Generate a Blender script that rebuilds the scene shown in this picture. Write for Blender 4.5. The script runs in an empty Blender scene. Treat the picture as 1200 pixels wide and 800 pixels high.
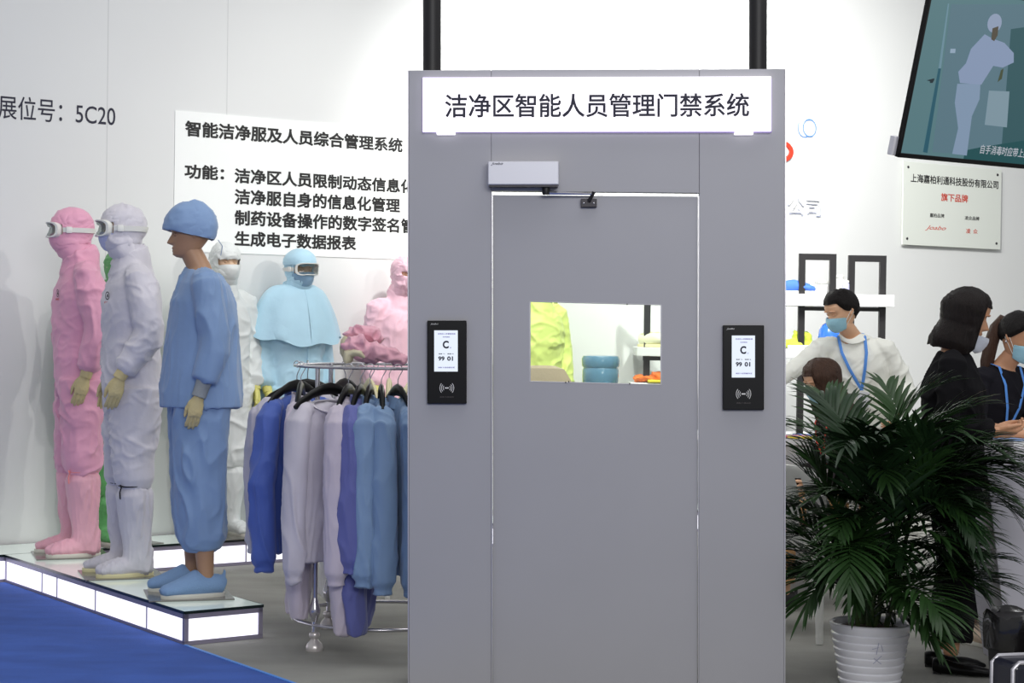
import bpy, bmesh, math, random
from mathutils import Vector, Matrix, noise
rnd = random.Random(7)
SC = bpy.context.scene
COL = SC.collection
R = math.radians

# ------------------------------------------------------------------ camera
FPX, CAMH, PITCH, ROLL = 2132.0, 1.487, 21 / 2132.0, 0.0133
FWD = Vector((0, math.cos(PITCH), -math.sin(PITCH)))
_U0 = Vector((0, math.sin(PITCH), math.cos(PITCH)))
RT = Vector((math.cos(ROLL), 0, 0)) + _U0 * math.sin(ROLL)
UP = _U0 * math.cos(ROLL) - Vector((math.sin(ROLL), 0, 0))
EYE = Vector((0, 0, CAMH))
cam = bpy.data.cameras.new('camera')
cam.sensor_width = 36
cam.lens = 36 * FPX / 1200
cam.clip_end = 200
camo = bpy.data.objects.new('camera', cam)
COL.objects.link(camo)
m3 = Matrix((RT, UP, -FWD)).transposed()
camo.matrix_world = Matrix.Translation(EYE) @ m3.to_4x4()
SC.camera = camo

def ray(u, v):
    return FWD + RT * ((u - 600) / FPX) - UP * ((v - 400) / FPX)
def at(u, v, Y):
    d = ray(u, v)
    return EYE + d * (Y / d.y)
def on(u, v, z):
    d = ray(u, v)
    return EYE + d * ((z - CAMH) / d.z)
def hit(u, v, p0, n):
    d = ray(u, v)
    return EYE + d * ((p0 - EYE).dot(n) / d.dot(n))
def proj(P):
    d = P - EYE
    y = d.dot(FWD)
    return 600 + FPX * d.dot(RT) / y, 400 - FPX * d.dot(UP) / y

# ------------------------------------------------------------------ light
SC.view_settings.view_transform = 'Standard'
SC.view_settings.look = 'None'
SC.view_settings.gamma = 1
SC.view_settings.use_curve_mapping = False
SC.view_settings.exposure = 0.0
wd = bpy.data.worlds.new('hall_light')
SC.world = wd
wd.use_nodes = True
bg = wd.node_tree.nodes['Background']
bg.inputs[0].default_value = (0.93, 0.96, 1.0, 1)
bg.inputs[1].default_value = 0.36

def area(name, loc, target, size, power, color=(1, 1, 1), spread=180):
    l = bpy.data.lights.new(name, 'AREA')
    l.shape = 'RECTANGLE'
    l.size, l.size_y = size
    l.energy = power
    l.color = color
    l.spread = R(spread)
    o = bpy.data.objects.new(name, l)
    COL.objects.link(o)
    o.location = loc
    o.rotation_euler = (Vector(target) - Vector(loc)).to_track_quat('-Z', 'Y').to_euler()
    return o
def spot(name, loc, target, power, angle, blend=.4, radius=.06, color=(1, 1, 1)):
    l = bpy.data.lights.new(name, 'SPOT')
    l.energy = power
    l.spot_size = R(angle)
    l.spot_blend = blend
    l.shadow_soft_size = radius
    l.color = color
    o = bpy.data.objects.new(name, l)
    COL.objects.link(o)
    o.location = loc
    o.rotation_euler = (Vector(target) - Vector(loc)).to_track_quat('-Z', 'Y').to_euler()
    return o
area('hall_truss_light', (0.2, 7.0, 6.5), (-0.2, 9.5, 0), (4.4, 4), 104)
area('hall_truss_light', (3.5, 8.0, 6.5), (3.0, 11, 0), (5, 4), 105)
area('front_fill_light', (1.6, -1.5, 3.9), (1.1, 7.4, .7), (5, 1.6), 300)  # unseen fill added behind the camera to brighten the gate and pot
spot('stand_spotlight', (3.6, 7.6, 3.6), (-0.95, 11.8, 1.75), 345, 48, .9, .05, (1, .98, .94))
spot('stand_spotlight', (2.4, 7.0, 3.9), (-1.6, 11.0, 1.5), 170, 55, .9, .05, (1, .98, .95))
spot('stand_spotlight', (0.4, 9.6, 4.6), (-0.8, 12.0, 1.9), 95, 70, 1.0, .1, (1, 1, .96))
spot('stand_spotlight', (0.6, 10.2, 4.2), (0.9, 13.4, 1.9), 520, 95, .9, .1, (1, 1, .97))
spot('stand_spotlight', (2.2, 11.0, 4.2), (2.3, 14.4, 2.2), 680, 95, .9, .1, (1, 1, .97))

# ------------------------------------------------------------------ materials
def lin(c):
    c = c / 255
    return c / 12.92 if c <= .04045 else ((c + .055) / 1.055) ** 2.4
def rgb(c):
    return (lin(c[0]), lin(c[1]), lin(c[2]), 1)
def mat(name, color, rough=.6, metal=0, var=0, vscale=8, bump=0, bscale=60, emit=None, es=1, spec=.5, sheen=0, coat=0, trans=0, stretch=(1, 1, 1)):
    m = bpy.data.materials.new(name)
    m.use_nodes = True
    nt = m.node_tree
    b = nt.nodes['Principled BSDF']
    b.inputs['Base Color'].default_value = rgb(color)
    b.inputs['Roughness'].default_value = rough
    b.inputs['Metallic'].default_value = metal
    b.inputs['Specular IOR Level'].default_value = spec
    b.inputs['Sheen Weight'].default_value = sheen
    b.inputs['Coat Weight'].default_value = coat
    b.inputs['Transmission Weight'].default_value = trans
    if var or bump:
        tc = nt.nodes.new('ShaderNodeTexCoord')
        mp = nt.nodes.new('ShaderNodeMapping')
        mp.inputs['Scale'].default_value = stretch
        nt.links.new(tc.outputs['Object'], mp.inputs[0])
    if var:
        n = nt.nodes.new('ShaderNodeTexNoise')
        n.inputs['Scale'].default_value = vscale
        n.inputs['Detail'].default_value = 6
        nt.links.new(mp.outputs[0], n.inputs['Vector'])
        cr = nt.nodes.new('ShaderNodeMapRange')
        cr.inputs['From Min'].default_value = .3
        cr.inputs['From Max'].default_value = .7
        cr.inputs['To Min'].default_value = 1 - var
        cr.inputs['To Max'].default_value = 1 + var
        nt.links.new(n.outputs[0], cr.inputs[0])
        mx = nt.nodes.new('ShaderNodeVectorMath')
        mx.operation = 'SCALE'
        mx.inputs[0].default_value = rgb(color)[:3]
        nt.links.new(cr.outputs[0], mx.inputs['Scale'])
        nt.links.new(mx.outputs[0], b.inputs['Base Color'])
    if bump:
        n2 = nt.nodes.new('ShaderNodeTexNoise')
        n2.inputs['Scale'].default_value = bscale
        n2.inputs['Detail'].default_value = 4
        nt.links.new(mp.outputs[0], n2.inputs['Vector'])
        bp = nt.nodes.new('ShaderNodeBump')
        bp.inputs['Strength'].default_value = bump
        bp.inputs['Distance'].default_value = .01
        nt.links.new(n2.outputs[0], bp.inputs['Height'])
        nt.links.new(bp.outputs[0], b.inputs['Normal'])
    if emit:
        b.inputs['Emission Color'].default_value = rgb(emit)
        b.inputs['Emission Strength'].default_value = es
    return m
def clear_mat(name, tint, gloss=.12, rough=.02):
    m = bpy.data.materials.new(name)
    m.use_nodes = True
    nt = m.node_tree
    nt.nodes.remove(nt.nodes['Principled BSDF'])
    t = nt.nodes.new('ShaderNodeBsdfTransparent')
    t.inputs[0].default_value = rgb(tint)
    g = nt.nodes.new('ShaderNodeBsdfGlossy')
    g.inputs['Roughness'].default_value = rough
    mx = nt.nodes.new('ShaderNodeMixShader')
    mx.inputs[0].default_value = gloss
    nt.links.new(t.outputs[0], mx.inputs[1])
    nt.links.new(g.outputs[0], mx.inputs[2])
    nt.links.new(mx.outputs[0], nt.nodes['Material Output'].inputs[0])
    return m
def fabric(name, c, rough=.75, bump=.35, bscale=14, sheen=.2, var=.05):
    if max(c) < 60:
        return mat(name, c, .9, var=.1, vscale=5, bump=bump, bscale=bscale, spec=.12)
    return mat(name, c, rough, var=var, vscale=5, bump=bump, bscale=bscale, sheen=sheen)
M = {}
M['wall'] = mat('white_wall', (224, 225, 224), .8, var=.012, vscale=1.2)
M['carpet'] = mat('grey_carpet', (152, 151, 145), .95, var=.12, vscale=2.2, bump=.5, bscale=220, stretch=(1, 2.2, 1))
M['blue_carpet'] = mat('blue_carpet', (60, 95, 178), .95, var=.14, vscale=3, bump=.5, bscale=220, stretch=(1, 2.2, 1))
M['gate'] = mat('grey_lacquer', (165, 164, 170), .45, var=.015, vscale=3, bump=.03, bscale=500)
M['gate_edge'] = mat('aluminium_edge', (196, 194, 200), .35, .6)
M['black'] = mat('black_plastic', (10, 9, 10), .35, spec=.25)
M['matt_black'] = mat('black_powder_coat', (24, 22, 24), .5)
M['closer'] = mat('silver_closer', (206, 206, 214), .4, .2)
M['dark_metal'] = mat('dark_metal', (52, 50, 54), .4, .6)
M['chrome'] = mat('chrome_tube', (205, 203, 208), .25, .85)
M['alu'] = mat('aluminium_profile', (158, 152, 172), .4, .4)
M['lit'] = mat('lit_panel', (240, 240, 245), .4, emit=(244, 243, 255), es=1.15)
M['sign_lit'] = mat('lit_sign_face', (120, 120, 124), .4, emit=(250, 246, 255), es=1.3)
M['glass_top'] = mat('frosted_glass_top', (214, 226, 220), .12, coat=.5, emit=(225, 240, 232), es=.28)
M['glass_edge'] = mat('dark_glass_edge', (16, 34, 34), .2)
M['base_plate'] = mat('smoked_base_plate', (118, 116, 110), .2, coat=.3)
M['ink'] = mat('navy_ink', (22, 22, 48), .6)
M['black_ink'] = mat('black_ink', (26, 25, 26), .6)
M['red_ink'] = mat('red_ink', (205, 62, 40), .6)
M['white_plastic'] = mat('white_plastic', (232, 232, 226), .35)
M['white_paint'] = mat('white_paint', (226, 226, 226), .5)
M['poster'] = mat('white_poster', (246, 248, 246), .6)
M['glass'] = clear_mat('clear_glass', (246, 250, 246), .05)
M['lens'] = clear_mat('goggle_lens', (200, 205, 205), .10)
M['skin'] = mat('tan_skin', (198, 146, 112), .5, var=.03, vscale=20)
M['skin2'] = mat('light_skin', (226, 178, 142), .5, var=.03, vscale=20)
M['doll'] = mat('mannequin_skin', (176, 136, 106), .45)
M['doll2'] = mat('pale_mannequin_skin', (226, 192, 160), .45)
M['eye'] = mat('dark_eye', (22, 16, 14), .2)
M['lip'] = mat('lip', (160, 92, 82), .45)
M['hair'] = mat('dark_hair', (20, 15, 14), .5, spec=.2, var=.25, vscale=40, bump=.7, bscale=60, stretch=(6, 6, .5))
M['hair_brown'] = mat('brown_hair', (70, 48, 36), .5, spec=.3, var=.3, vscale=30, bump=.7, bscale=60, stretch=(6, 6, .5))
M['glove'] = mat('latex_glove', (206, 190, 140), .55, var=.05, bump=.3, bscale=40)
M['glove_y'] = mat('yellow_glove', (226, 220, 130), .55, var=.05, bump=.3, bscale=40)
M['mask'] = fabric('blue_mask', (160, 208, 224), .8, .2, 30)
M['lanyard'] = mat('blue_lanyard', (86, 146, 226), .6)

# ------------------------------------------------------------------ mesh helpers
def vec(p):
    return Vector(p)
class MB:
    def __init__(s):
        s.v, s.f, s.m = [], [], []
    def add(s, vs, fs, mi=0, T=None):
        o = len(s.v)
        for p in vs:
            p = Vector(p)
            s.v.append(T @ p if T else p)
        for f in fs:
            s.f.append(tuple(i + o for i in f))
            s.m.append(mi)
        return s
    def join(s, other, T=None, mi=None):
        o = len(s.v)
        s.v += [T @ p if T else p.copy() for p in other.v]
        s.f += [tuple(i + o for i in f) for f in other.f]
        s.m += other.m if mi is None else [mi] * len(other.m)
        return s
    def rings(s, rs, cap=(True, True), mi=0, T=None):
        n = len(rs[0])
        vs = [p for r in rs for p in r]
        fs = []
        for i in range(len(rs) - 1):
            for j in range(n):
                k = (j + 1) % n
                fs.append((i * n + j, i * n + k, (i + 1) * n + k, (i + 1) * n + j))
        if cap[0]:
            fs.append(tuple(range(n - 1, -1, -1)))
        if cap[1]:
            fs.append(tuple(range((len(rs) - 1) * n, len(rs) * n)))
        return s.add(vs, fs, mi, T)
    def tube(s, pts, rad, seg=12, side=None, cap=True, mi=0, T=None, loop=False):
        pts = [Vector(p) for p in pts]
        n = len(pts)
        if not isinstance(rad, (list, tuple)):
            rad = [rad] * n
        elif len(rad) == 2 and n != 2:
            rad = [tuple(rad)] * n
        rs, prev = [], None
        for i, c in enumerate(pts):
            if loop:
                t = pts[(i + 1) % n] - pts[i - 1]
            else:
                t = pts[min(i + 1, n - 1)] - pts[max(i - 1, 0)]
            t.normalize()
            h = Vector(side) if side else prev
            if h is None:
                h = Vector((1, 0, 0)) if abs(t.x) < .9 else Vector((0, 1, 0))
            sv = h - t * h.dot(t)
            if sv.length < 1e-5:
                sv = t.orthogonal()
            sv.normalize()
            prev = sv
            bv = t.cross(sv)
            r = rad[i]
            a, b = r if isinstance(r, (tuple, list)) else (r, r)
            rs.append([c + sv * (a * math.cos(q)) + bv * (b * math.sin(q)) for q in (2 * math.pi * j / seg for j in range(seg))])
        if loop:
            rs.append(rs[0])
            return s.rings(rs, (False, False), mi, T)
        return s.rings(rs, (cap, cap), mi, T)
    def box(s, c, sz, T=None, mi=0, rz=0):
        x, y, z = sz[0] / 2, sz[1] / 2, sz[2] / 2
        L = Matrix.Translation(Vector(c)) @ Matrix.Rotation(rz, 4, 'Z')
        if T:
            L = T @ L
        vs = [(-x, -y, -z), (x, -y, -z), (x, y, -z), (-x, y, -z), (-x, -y, z), (x, -y, z), (x, y, z), (-x, y, z)]
        fs = [(3, 2, 1, 0), (4, 5, 6, 7), (0, 1, 5, 4), (1, 2, 6, 5), (2, 3, 7, 6), (3, 0, 4, 7)]
        return s.add(vs, fs, mi, L)
    def ball(s, c, r, seg=16, rg=10, mi=0, T=None):
        if not isinstance(r, (tuple, list)):
            r = (r, r, r)
        rs = []
        for i in range(rg + 1):
            a = math.pi * (i / rg) - math.pi / 2
            a = max(min(a, math.pi / 2 - .02), -math.pi / 2 + .02)
            rs.append([Vector((c[0] + r[0] * math.cos(a) * math.cos(q), c[1] + r[1] * math.cos(a) * math.sin(q), c[2] + r[2] * math.sin(a))) for q in (2 * math.pi * j / seg for j in range(seg))])
        return s.rings(rs, (True, True), mi, T)
    def lathe(s, prof, c=(0, 0, 0), seg=28, mi=0, T=None, cap=(True, True)):
        c = Vector(c)
        rs = [[c + Vector((r * math.cos(q), r * math.sin(q), z)) for q in (2 * math.pi * j / seg for j in range(seg))] for r, z in prof]
        return s.rings(rs, cap, mi, T)
    def prism(s, poly, d, F=None, mi=0):
        # poly in the local xy plane, extruded along +z by d; F is a 4x4 frame
        n = len(poly)
        vs = [(p[0], p[1], 0) for p in poly] + [(p[0], p[1], d) for p in poly]
        fs = [tuple(range(n - 1, -1, -1)), tuple(range(n, 2 * n))] + [(j, (j + 1) % n, n + (j + 1) % n, n + j) for j in range(n)]
        return s.add(vs, fs, mi, F)
    def sheet(s, grid, mi=0, T=None, skip=None):
        nr, nc = len(grid), len(grid[0])
        vs = [p for r in grid for p in r]
        fs = [(i * nc + j, i * nc + j + 1, (i + 1) * nc + j + 1, (i + 1) * nc + j) for i in range(nr - 1) for j in range(nc - 1) if not (skip and skip(i, j))]
        return s.add(vs, fs, mi, T)
    def mesh(s, name, recalc=True):
        me = bpy.data.meshes.new(name)
        me.from_pydata([tuple(p) for p in s.v], [], s.f)
        me.polygons.foreach_set('material_index', s.m)
        bm = bmesh.new()
        bm.from_mesh(me)
        loose = [v for v in bm.verts if not v.link_faces]
        if loose:
            bmesh.ops.delete(bm, geom=loose, context='VERTS')
        if recalc:
            bmesh.ops.recalc_face_normals(bm, faces=bm.faces)
        bm.to_mesh(me)
        bm.free()
        return me
    def build(s, name, mats, parent=None, smooth=True, bevel=0, solid=0, remesh=0, relax=0, post=None, subd=0, recalc=True, angle=40):
        me = s.mesh(name, recalc)
        if remesh or solid or bevel or subd:
            t = bpy.data.objects.new('tmp', me)
            COL.objects.link(t)
            if remesh:
                md = t.modifiers.new('r', 'REMESH')
                md.mode = 'VOXEL'
                md.voxel_size = remesh
            if relax:
                md = t.modifiers.new('s', 'SMOOTH')
                md.iterations = relax
                md.factor = .5
            if solid:
                md = t.modifiers.new('o', 'SOLIDIFY')
                md.thickness = solid
                md.offset = 0
            if subd:
                md = t.modifiers.new('d', 'SUBSURF')
                md.levels = subd
                md.render_levels = subd
            if bevel:
                md = t.modifiers.new('b', 'BEVEL')
                md.width = bevel
                md.segments = 2
                md.limit_method = 'ANGLE'
                md.angle_limit = R(40)
            dg = bpy.context.evaluated_depsgraph_get()
            me2 = bpy.data.meshes.new_from_object(t.evaluated_get(dg))
            bpy.data.objects.remove(t)
            bpy.data.meshes.remove(me)
            me = me2
            me.name = name
        if post:
            post(me)
        if smooth:
            me.polygons.foreach_set('use_smooth', [True] * len(me.polygons))
            if not remesh:
                try:
                    me.set_sharp_from_angle(angle=R(angle))
                except Exception:
                    pass
        return link(name, me, mats, parent)
def link(name, me, mats=None, parent=None):
    me.materials.clear() if mats is not None else None
    if mats is not None:
        for q in (mats if isinstance(mats, (list, tuple)) else [mats]):
            me.materials.append(q)
    o = bpy.data.objects.new(name, me)
    COL.objects.link(o)
    if parent:
        o.parent = parent
    return o
def crumple(amp, sc=(9, 9, 9), seed=0, amp2=.4, zmask=None, soft=.6):
    # sparse crisp folds over soft undulation
    off = Vector((seed * 3.7 + .5, seed * 1.3, seed * 7.1))
    def ridge(p):
        w = p + Vector((noise.noise(p * .6 + off), noise.noise(p * .6 - off), 0)) * .5
        r = max(0, 1 - 2.6 * abs(noise.noise(w)))
        return r * r * max(0, min(1, .55 + 1.6 * noise.noise(w * .45 + off * 2)))
    def f(me):
        nr = [v.normal.copy() for v in me.vertices]
        for v, n in zip(me.vertices, nr):
            x, y, z = v.co
            p = Vector((x * sc[0] + .25 * z * sc[2], y * sc[1], z * sc[2] + .35 * (x * sc[0] - y * sc[1]) * .5)) + off
            q = Vector((-x * sc[0] + .4 * z * sc[2], y * sc[1], z * sc[2])) * 1.7 - off
            k = amp * (ridge(p) + amp2 * ridge(q) + soft * noise.noise(p * .55) - .25)
            if zmask:
                k *= zmask(v.co)
            v.co += n * k
    return f
def empty(name, loc, rz=0, label=None, cat=None, group=None, kind=None):
    o = bpy.data.objects.new(name, None)
    o.empty_display_size = .1
    COL.objects.link(o)
    o.location = loc
    o.rotation_euler = (0, 0, rz)
    tag(o, label, cat, group, kind)
    return o
def tag(o, label=None, cat=None, group=None, kind=None):
    if label: o['label'] = label
    if cat: o['category'] = cat
    if group: o['group'] = group
    if kind: o['kind'] = kind
    return o
def copy_tree(o, parent=None):
    c = o.copy()
    COL.objects.link(c)
    if parent:
        c.parent = parent
    for ch in list(o.children):
        copy_tree(ch, c)
    return c
def frame(o, x, y):
    x = Vector(x).normalized()
    y = Vector(y)
    y = (y - x * y.dot(x)).normalized()
    z = x.cross(y)
    m = Matrix((x, y, z)).transposed().to_4x4()
    return Matrix.Translation(Vector(o)) @ m
def text(name, s, F, box, m, parent=None, bold=0, depth=.002, shear=0, spacing=1.0):
    # lettering that fills box = (x0, y0, x1, y1) in the plane of the frame F
    cu = bpy.data.curves.new(name, 'FONT')
    cu.body = s
    cu.size = 1
    cu.bevel_depth = bold
    cu.bevel_resolution = 0
    cu.shear = shear
    cu.space_character = spacing
    cu.resolution_u = 4
    t = bpy.data.objects.new('tmp', cu)
    COL.objects.link(t)
    dg = bpy.context.evaluated_depsgraph_get()
    me = bpy.data.meshes.new_from_object(t.evaluated_get(dg))
    bpy.data.objects.remove(t)
    xs = [v.co.x for v in me.vertices]
    ys = [v.co.y for v in me.vertices]
    x0, x1, y0, y1 = min(xs), max(xs), min(ys), max(ys)
    sx = (box[2] - box[0]) / (x1 - x0)
    sy = (box[3] - box[1]) / (y1 - y0)
    for v in me.vertices:
        v.co = F @ Vector((box[0] + (v.co.x - x0) * sx, box[1] + (v.co.y - y0) * sy, depth + (.0004 if v.co.z > 1e-5 else 0)))
    return link(name, me, m, parent)
def flat(name, poly, F, d, m, parent=None):
    return MB().prism(poly, d, F).build(name, m, parent, smooth=False)
def rect(x0, y0, x1, y1):
    return [(x0, y0), (x1, y0), (x1, y1), (x0, y1)]
def arc(c, r, a0, a1, n=12):
    return [(c[0] + r * math.cos(a0 + (a1 - a0) * i / n), c[1] + r * math.sin(a0 + (a1 - a0) * i / n)) for i in range(n + 1)]
# ------------------------------------------------------------------ setting
WX = Vector((.8151, .5793, 0))          # along the back wall
PY = Vector((-.5793, .8151, 0))         # towards the back wall
C1 = Vector((-1.4745, 8.2702, 0))       # front corner of the lit platform
def fw(w, p, z=0):
    return C1 + WX * w + PY * p + Vector((0, 0, z))
def wsolve(u, p, z=1.3):
    lo, hi = -3.0, 14.0
    for _ in range(50):
        mid = (lo + hi) / 2
        if proj(fw(mid, p, z))[0] < u: lo = mid
        else: hi = mid
    return (lo + hi) / 2
WALLP = 2.78
FAW = math.atan2(-.8151, .5793)          # heading -W
FAP = math.atan2(.5793, .8151)           # heading -P
fl = MB().box((1, 10, -.05), (26, 30, .1)).build('floor', M['carpet'], smooth=False)
tag(fl, kind='structure')
F0 = frame(fw(0, 0, .001), WX, PY)
bc = MB().prism([(-8, -9), (-.005, -9), (-.005, 2.3), (-8, 2.3)], .006, F0).build('blue_carpet', M['blue_carpet'], smooth=False)
tag(bc, 'blue carpet laid over the grey floor in front of the lit platform', 'carpet')
bt = MB().prism([(-.012, -9), (.004, -9), (.004, -.02), (-.012, -.02)], .009, F0).build('edge_tape', M['lanyard'], bc, smooth=False)
FWALL = frame(fw(0, WALLP), WX, (0, 0, 1))    # x along wall, y up, z towards the hall
wl = MB().box((4.5, 2.6, -.06), (17, 5.2, .12), FWALL).build('wall_back', M['wall'], smooth=False)
tag(wl, kind='structure')
WN = FWALL.to_3x3() @ Vector((0, 0, 1))
WP0 = fw(0, WALLP)
IW = FWALL.inverted()
def wl2(u, v, off=0):
    q = IW @ hit(u, v, WP0 + WN * off, WN)
    return q.x, q.y
def wbox(x0, x1, t0, t1, b0, b1):
    a, c = wl2(x0, t0), wl2(x1, t1)
    e, g = wl2(x0, b0), wl2(x1, b1)
    return (a[0] + e[0]) / 2, (e[1] + g[1]) / 2, (c[0] + g[0]) / 2, (a[1] + c[1]) / 2
# faint joints between the wall panels
for u in (125, 265):
    x, _ = wl2(u, 200)
    q = MB().box((x, 2.6, .0005), (.004, 5.2, .002), FWALL).build('trim_1', mat('panel_joint', (205, 206, 206), .8), smooth=False)
    tag(q, kind='structure')
# booth number
bx = wbox(0, 134, 117, 127, 135, 146)
x0 = wl2(-2, 120)[0]
bn = text('wall_lettering', '展位号：5C20', FWALL, (x0, wl2(50, 143)[1], wl2(135, 140)[0], wl2(50, 115)[1]), M['ink'], None, .004)
tag(bn, 'dark thin booth number lettering high on the bare left wall', 'lettering')
# white poster with bold text
pb = wbox(204, 484, 122, 160, 299, 300)
pp = empty('wall_poster', FWALL @ Vector((pb[0], pb[1], 0)), 0, 'large white poster with bold black text lines on the left wall', 'poster')
pp.rotation_euler = FWALL.to_euler()
LP = Matrix.Translation((-pb[0], -pb[1], 0))
MB().box(((pb[0] + pb[2]) / 2, (pb[1] + pb[3]) / 2, .004), (pb[2] - pb[0], pb[3] - pb[1], .006), LP).build('sheet', M['poster'], pp, smooth=False)
for s, (xa, xb), (ta, tb), (ba, bb) in [
    ('智能洁净服及人员综合管理系统', (216, 471), (138.5, 164), (158, 181)),
    ('功能：', (215.5, 262), (191.5, 195), (209, 212)),
    ('洁净区人员限制动态信息化', (274, 485), (195, 212), (214, 228)),
    ('洁净服自身的信息化管理', (274, 468), (220, 233), (239, 250)),
    ('制药设备操作的数字签名管', (274, 485), (245, 257), (264, 274)),
    ('生成电子数据报表', (274, 417), (270, 277), (288, 294.5))]:
    b = wbox(xa, xb, ta, tb, ba, bb)
    text('lettering', s, LP @ FWALL.inverted() @ FWALL, b, M['black_ink'], pp, .032, .009)
# company logo lettering right of the gate
lg = empty('wall_logo', FWALL @ Vector((wl2(925, 177)[0], wl2(925, 177)[1], 0)), 0, 'red and outlined company logo on wall just right of the gate', 'logo')
lg.rotation_euler = FWALL.to_euler()
c0 = wl2(925, 177)
LL = Matrix.Translation((-c0[0], -c0[1], 0))
def ring2(c, rx, ry, w, F, z, n=40, a0=0, a1=2 * math.pi):
    mb = MB()
    g = [[F @ Vector((c[0] + (rx + k) * math.cos(a), c[1] + (ry + k) * math.sin(a), z)) for a in (a0 + (a1 - a0) * i / n for i in range(n + 1))] for k in (-w / 2, w / 2)]
    return mb.sheet(g)
c = wl2(912, 177)
rx = wl2(929.5, 177)[0] - c[0]
ry = wl2(925, 165)[1] - c[1]
ring2(c, rx * .8, ry * .8, rx * .22, LL, .012).build('red_letter', M['red_ink'], lg, smooth=False, solid=.016)
c = wl2(948, 150)
k = abs(wl2(955.5, 150)[0] - c[0])
ring2(c, k, abs(wl2(948, 140)[1] - c[1]), .008, LL, .008).build('outline_ring', M['lanyard'], lg, smooth=False)
c = wl2(942, 150)
ring2(c, k, abs(wl2(948, 140)[1] - c[1]), .006, LL, .008, 30, R(150), R(300)).build('outline_ring', M['lanyard'], lg, smooth=False)
b = wbox(878, 961, 231, 230, 253, 251)
text('lettering', '有限公司', LL, b, mat('pale_letter_blue', (188, 194, 226), .5), lg, .0, .010)
text('lettering', '有限公司', LL, (b[0] + .004, b[1] + .006, b[2] - .006, b[3] + .004), M['wall'], lg, .008, .014)

# company plate
q0, q1, q2, q3 = wl2(1058, 188, .03), wl2(1173, 200, .03), wl2(1172, 292, .03), wl2(1057, 287, .03)
x0, x1 = (q0[0] + q3[0]) / 2, (q1[0] + q2[0]) / 2
y0, y1 = (q2[1] + q3[1]) / 2, (q0[1] + q1[1]) / 2
cp = empty('company_plate', FWALL @ Vector((x0, y0, 0)), 0, 'square white company plate on standoffs below the hanging screen', 'plaque')
cp.rotation_euler = FWALL.to_euler()
w, h = x1 - x0, y1 - y0
MB().box((w / 2, h / 2, .03), (w, h, .012)).build('plate', mat('plate_white', (226, 230, 222), .3, coat=.4), cp, smooth=False, bevel=.002)
for sx in (.045, .955):
    for sy in (.075, .935):
        MB().lathe([(.011, 0), (.011, .04), (.008, .043)], (w * sx, h * sy, 0), 12).build('standoff_bolt', M['dark_metal'], cp)
I4 = Matrix.Identity(4)
def pt(s, a, b2, c2, d, m, bold=.01, sh=0):
    text('lettering', s, I4, (w * a, h * b2, w * c2, h * d), m, cp, bold, .0375, sh)
pt('上海嘉柏利通科技股份有限公司', .07, .755, .965, .86, M['black_ink'], .02)
pt('旗下品牌', .375, .555, .65, .655, M['red_ink'], .02)
pt('嘉柏品牌', .265, .35, .41, .40, M['black_ink'], .015)
pt('凌众品牌', .62, .345, .77, .395, M['black_ink'], .015)
pt('Joabo', .22, .185, .43, .25, M['red_ink'], .0, .5)
pt('凌  众', .635, .18, .755, .24, M['red_ink'], .015)

# ------------------------------------------------------------------ lit platforms
PH = .157
def lit_platform(name, F, L, D, faces, label):
    # F: frame with x along length, y depth, z up ; faces = list of (side, [splits])
    o = empty(name, F.translation, 0, label, 'platform', 'lit display platforms')
    o.rotation_euler = F.to_euler()
    MB().box((L / 2, D / 2, PH - .006), (L, D, .012)).build('glass_top', M['glass_top'], o, smooth=False)
    e = MB()
    for a in ((L / 2, -.002, L, .004), (L / 2, D + .002, L, .004), (-.002, D / 2, .004, D), (L + .002, D / 2, .004, D)):
        e.box((a[0], a[1], PH - .006), (a[2], a[3], .013))
    e.build('glass_edge', M['glass_edge'], o, smooth=False)
    fr = MB()
    t = .022
    fr.box((L / 2, D / 2, .010), (L, D, .020))
    fr.box((L / 2, t / 2, PH - .024), (L, t, .024)).box((L / 2, D - t / 2, PH - .024), (L, t, .024))
    fr.box((t / 2, D / 2, PH - .024), (t, D, .024)).box((L - t / 2, D / 2, PH - .024), (t, D, .024))
    for x in (t / 2, L - t / 2):
        for y in (t / 2, D - t / 2):
            fr.box((x, y, PH / 2), (t, t, PH - .02))
    for side, sp in faces:
        for s in sp[1:-1]:
            if side == 'front': fr.box((s, .006, PH / 2), (.009, .012, PH - .03))
            if side == 'right': fr.box((L - .006, s, PH / 2), (.012, .009, PH - .03))
            if side == 'left': fr.box((.006, s, PH / 2), (.012, .009, PH - .03))
    fr.build('frame', M['alu'], o, smooth=False, bevel=.0015)
    for side, sp in faces:
        for a, b in zip(sp, sp[1:]):
            c, ln = (a + b) / 2, abs(b - a) - .008
            zc, zh = (.020 + PH - .036) / 2, PH - .036 - .020
            if side == 'front': MB().box((c, .008, zc), (ln, .008, zh)).build('light_panel', M['lit'], o, smooth=False)
            if side == 'right': MB().box((L - .008, c, zc), (.008, ln, zh)).build('light_panel', M['lit'], o, smooth=False)
            if side == 'left': MB().box((.008, c, zc), (.008, ln, zh)).build('light_panel', M['lit'], o, smooth=False)
    return o
AW, AL = .40, 2.325
def pdist(u, v):
    d = on(u, v, .08) - C1
    return d.dot(PY)
sp = [0.02] + [pdist(x, y) for x, y in ((162, 722), (113, 701), (68, 686), (53, 680))] + [AL - .02]
lit_platform('display_platform', frame(C1, WX, PY), AW, AL, [('left', sp), ('front', [.02, AW - .02]), ('right', [.02, .8, 1.6, AL - .02])],
             'lit glass-topped platform arm under the blue, white and pink dressed mannequins')
x0b = -.9
lb = 6.4
lit_platform('display_platform', frame(fw(x0b, AL + .006), WX, PY), lb, WALLP - AL - .03,
             [('front', [.02 + i * (lb - .04) / 8 for i in range(9)])], 'long lit glass-topped platform running along the foot of the back wall')

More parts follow.
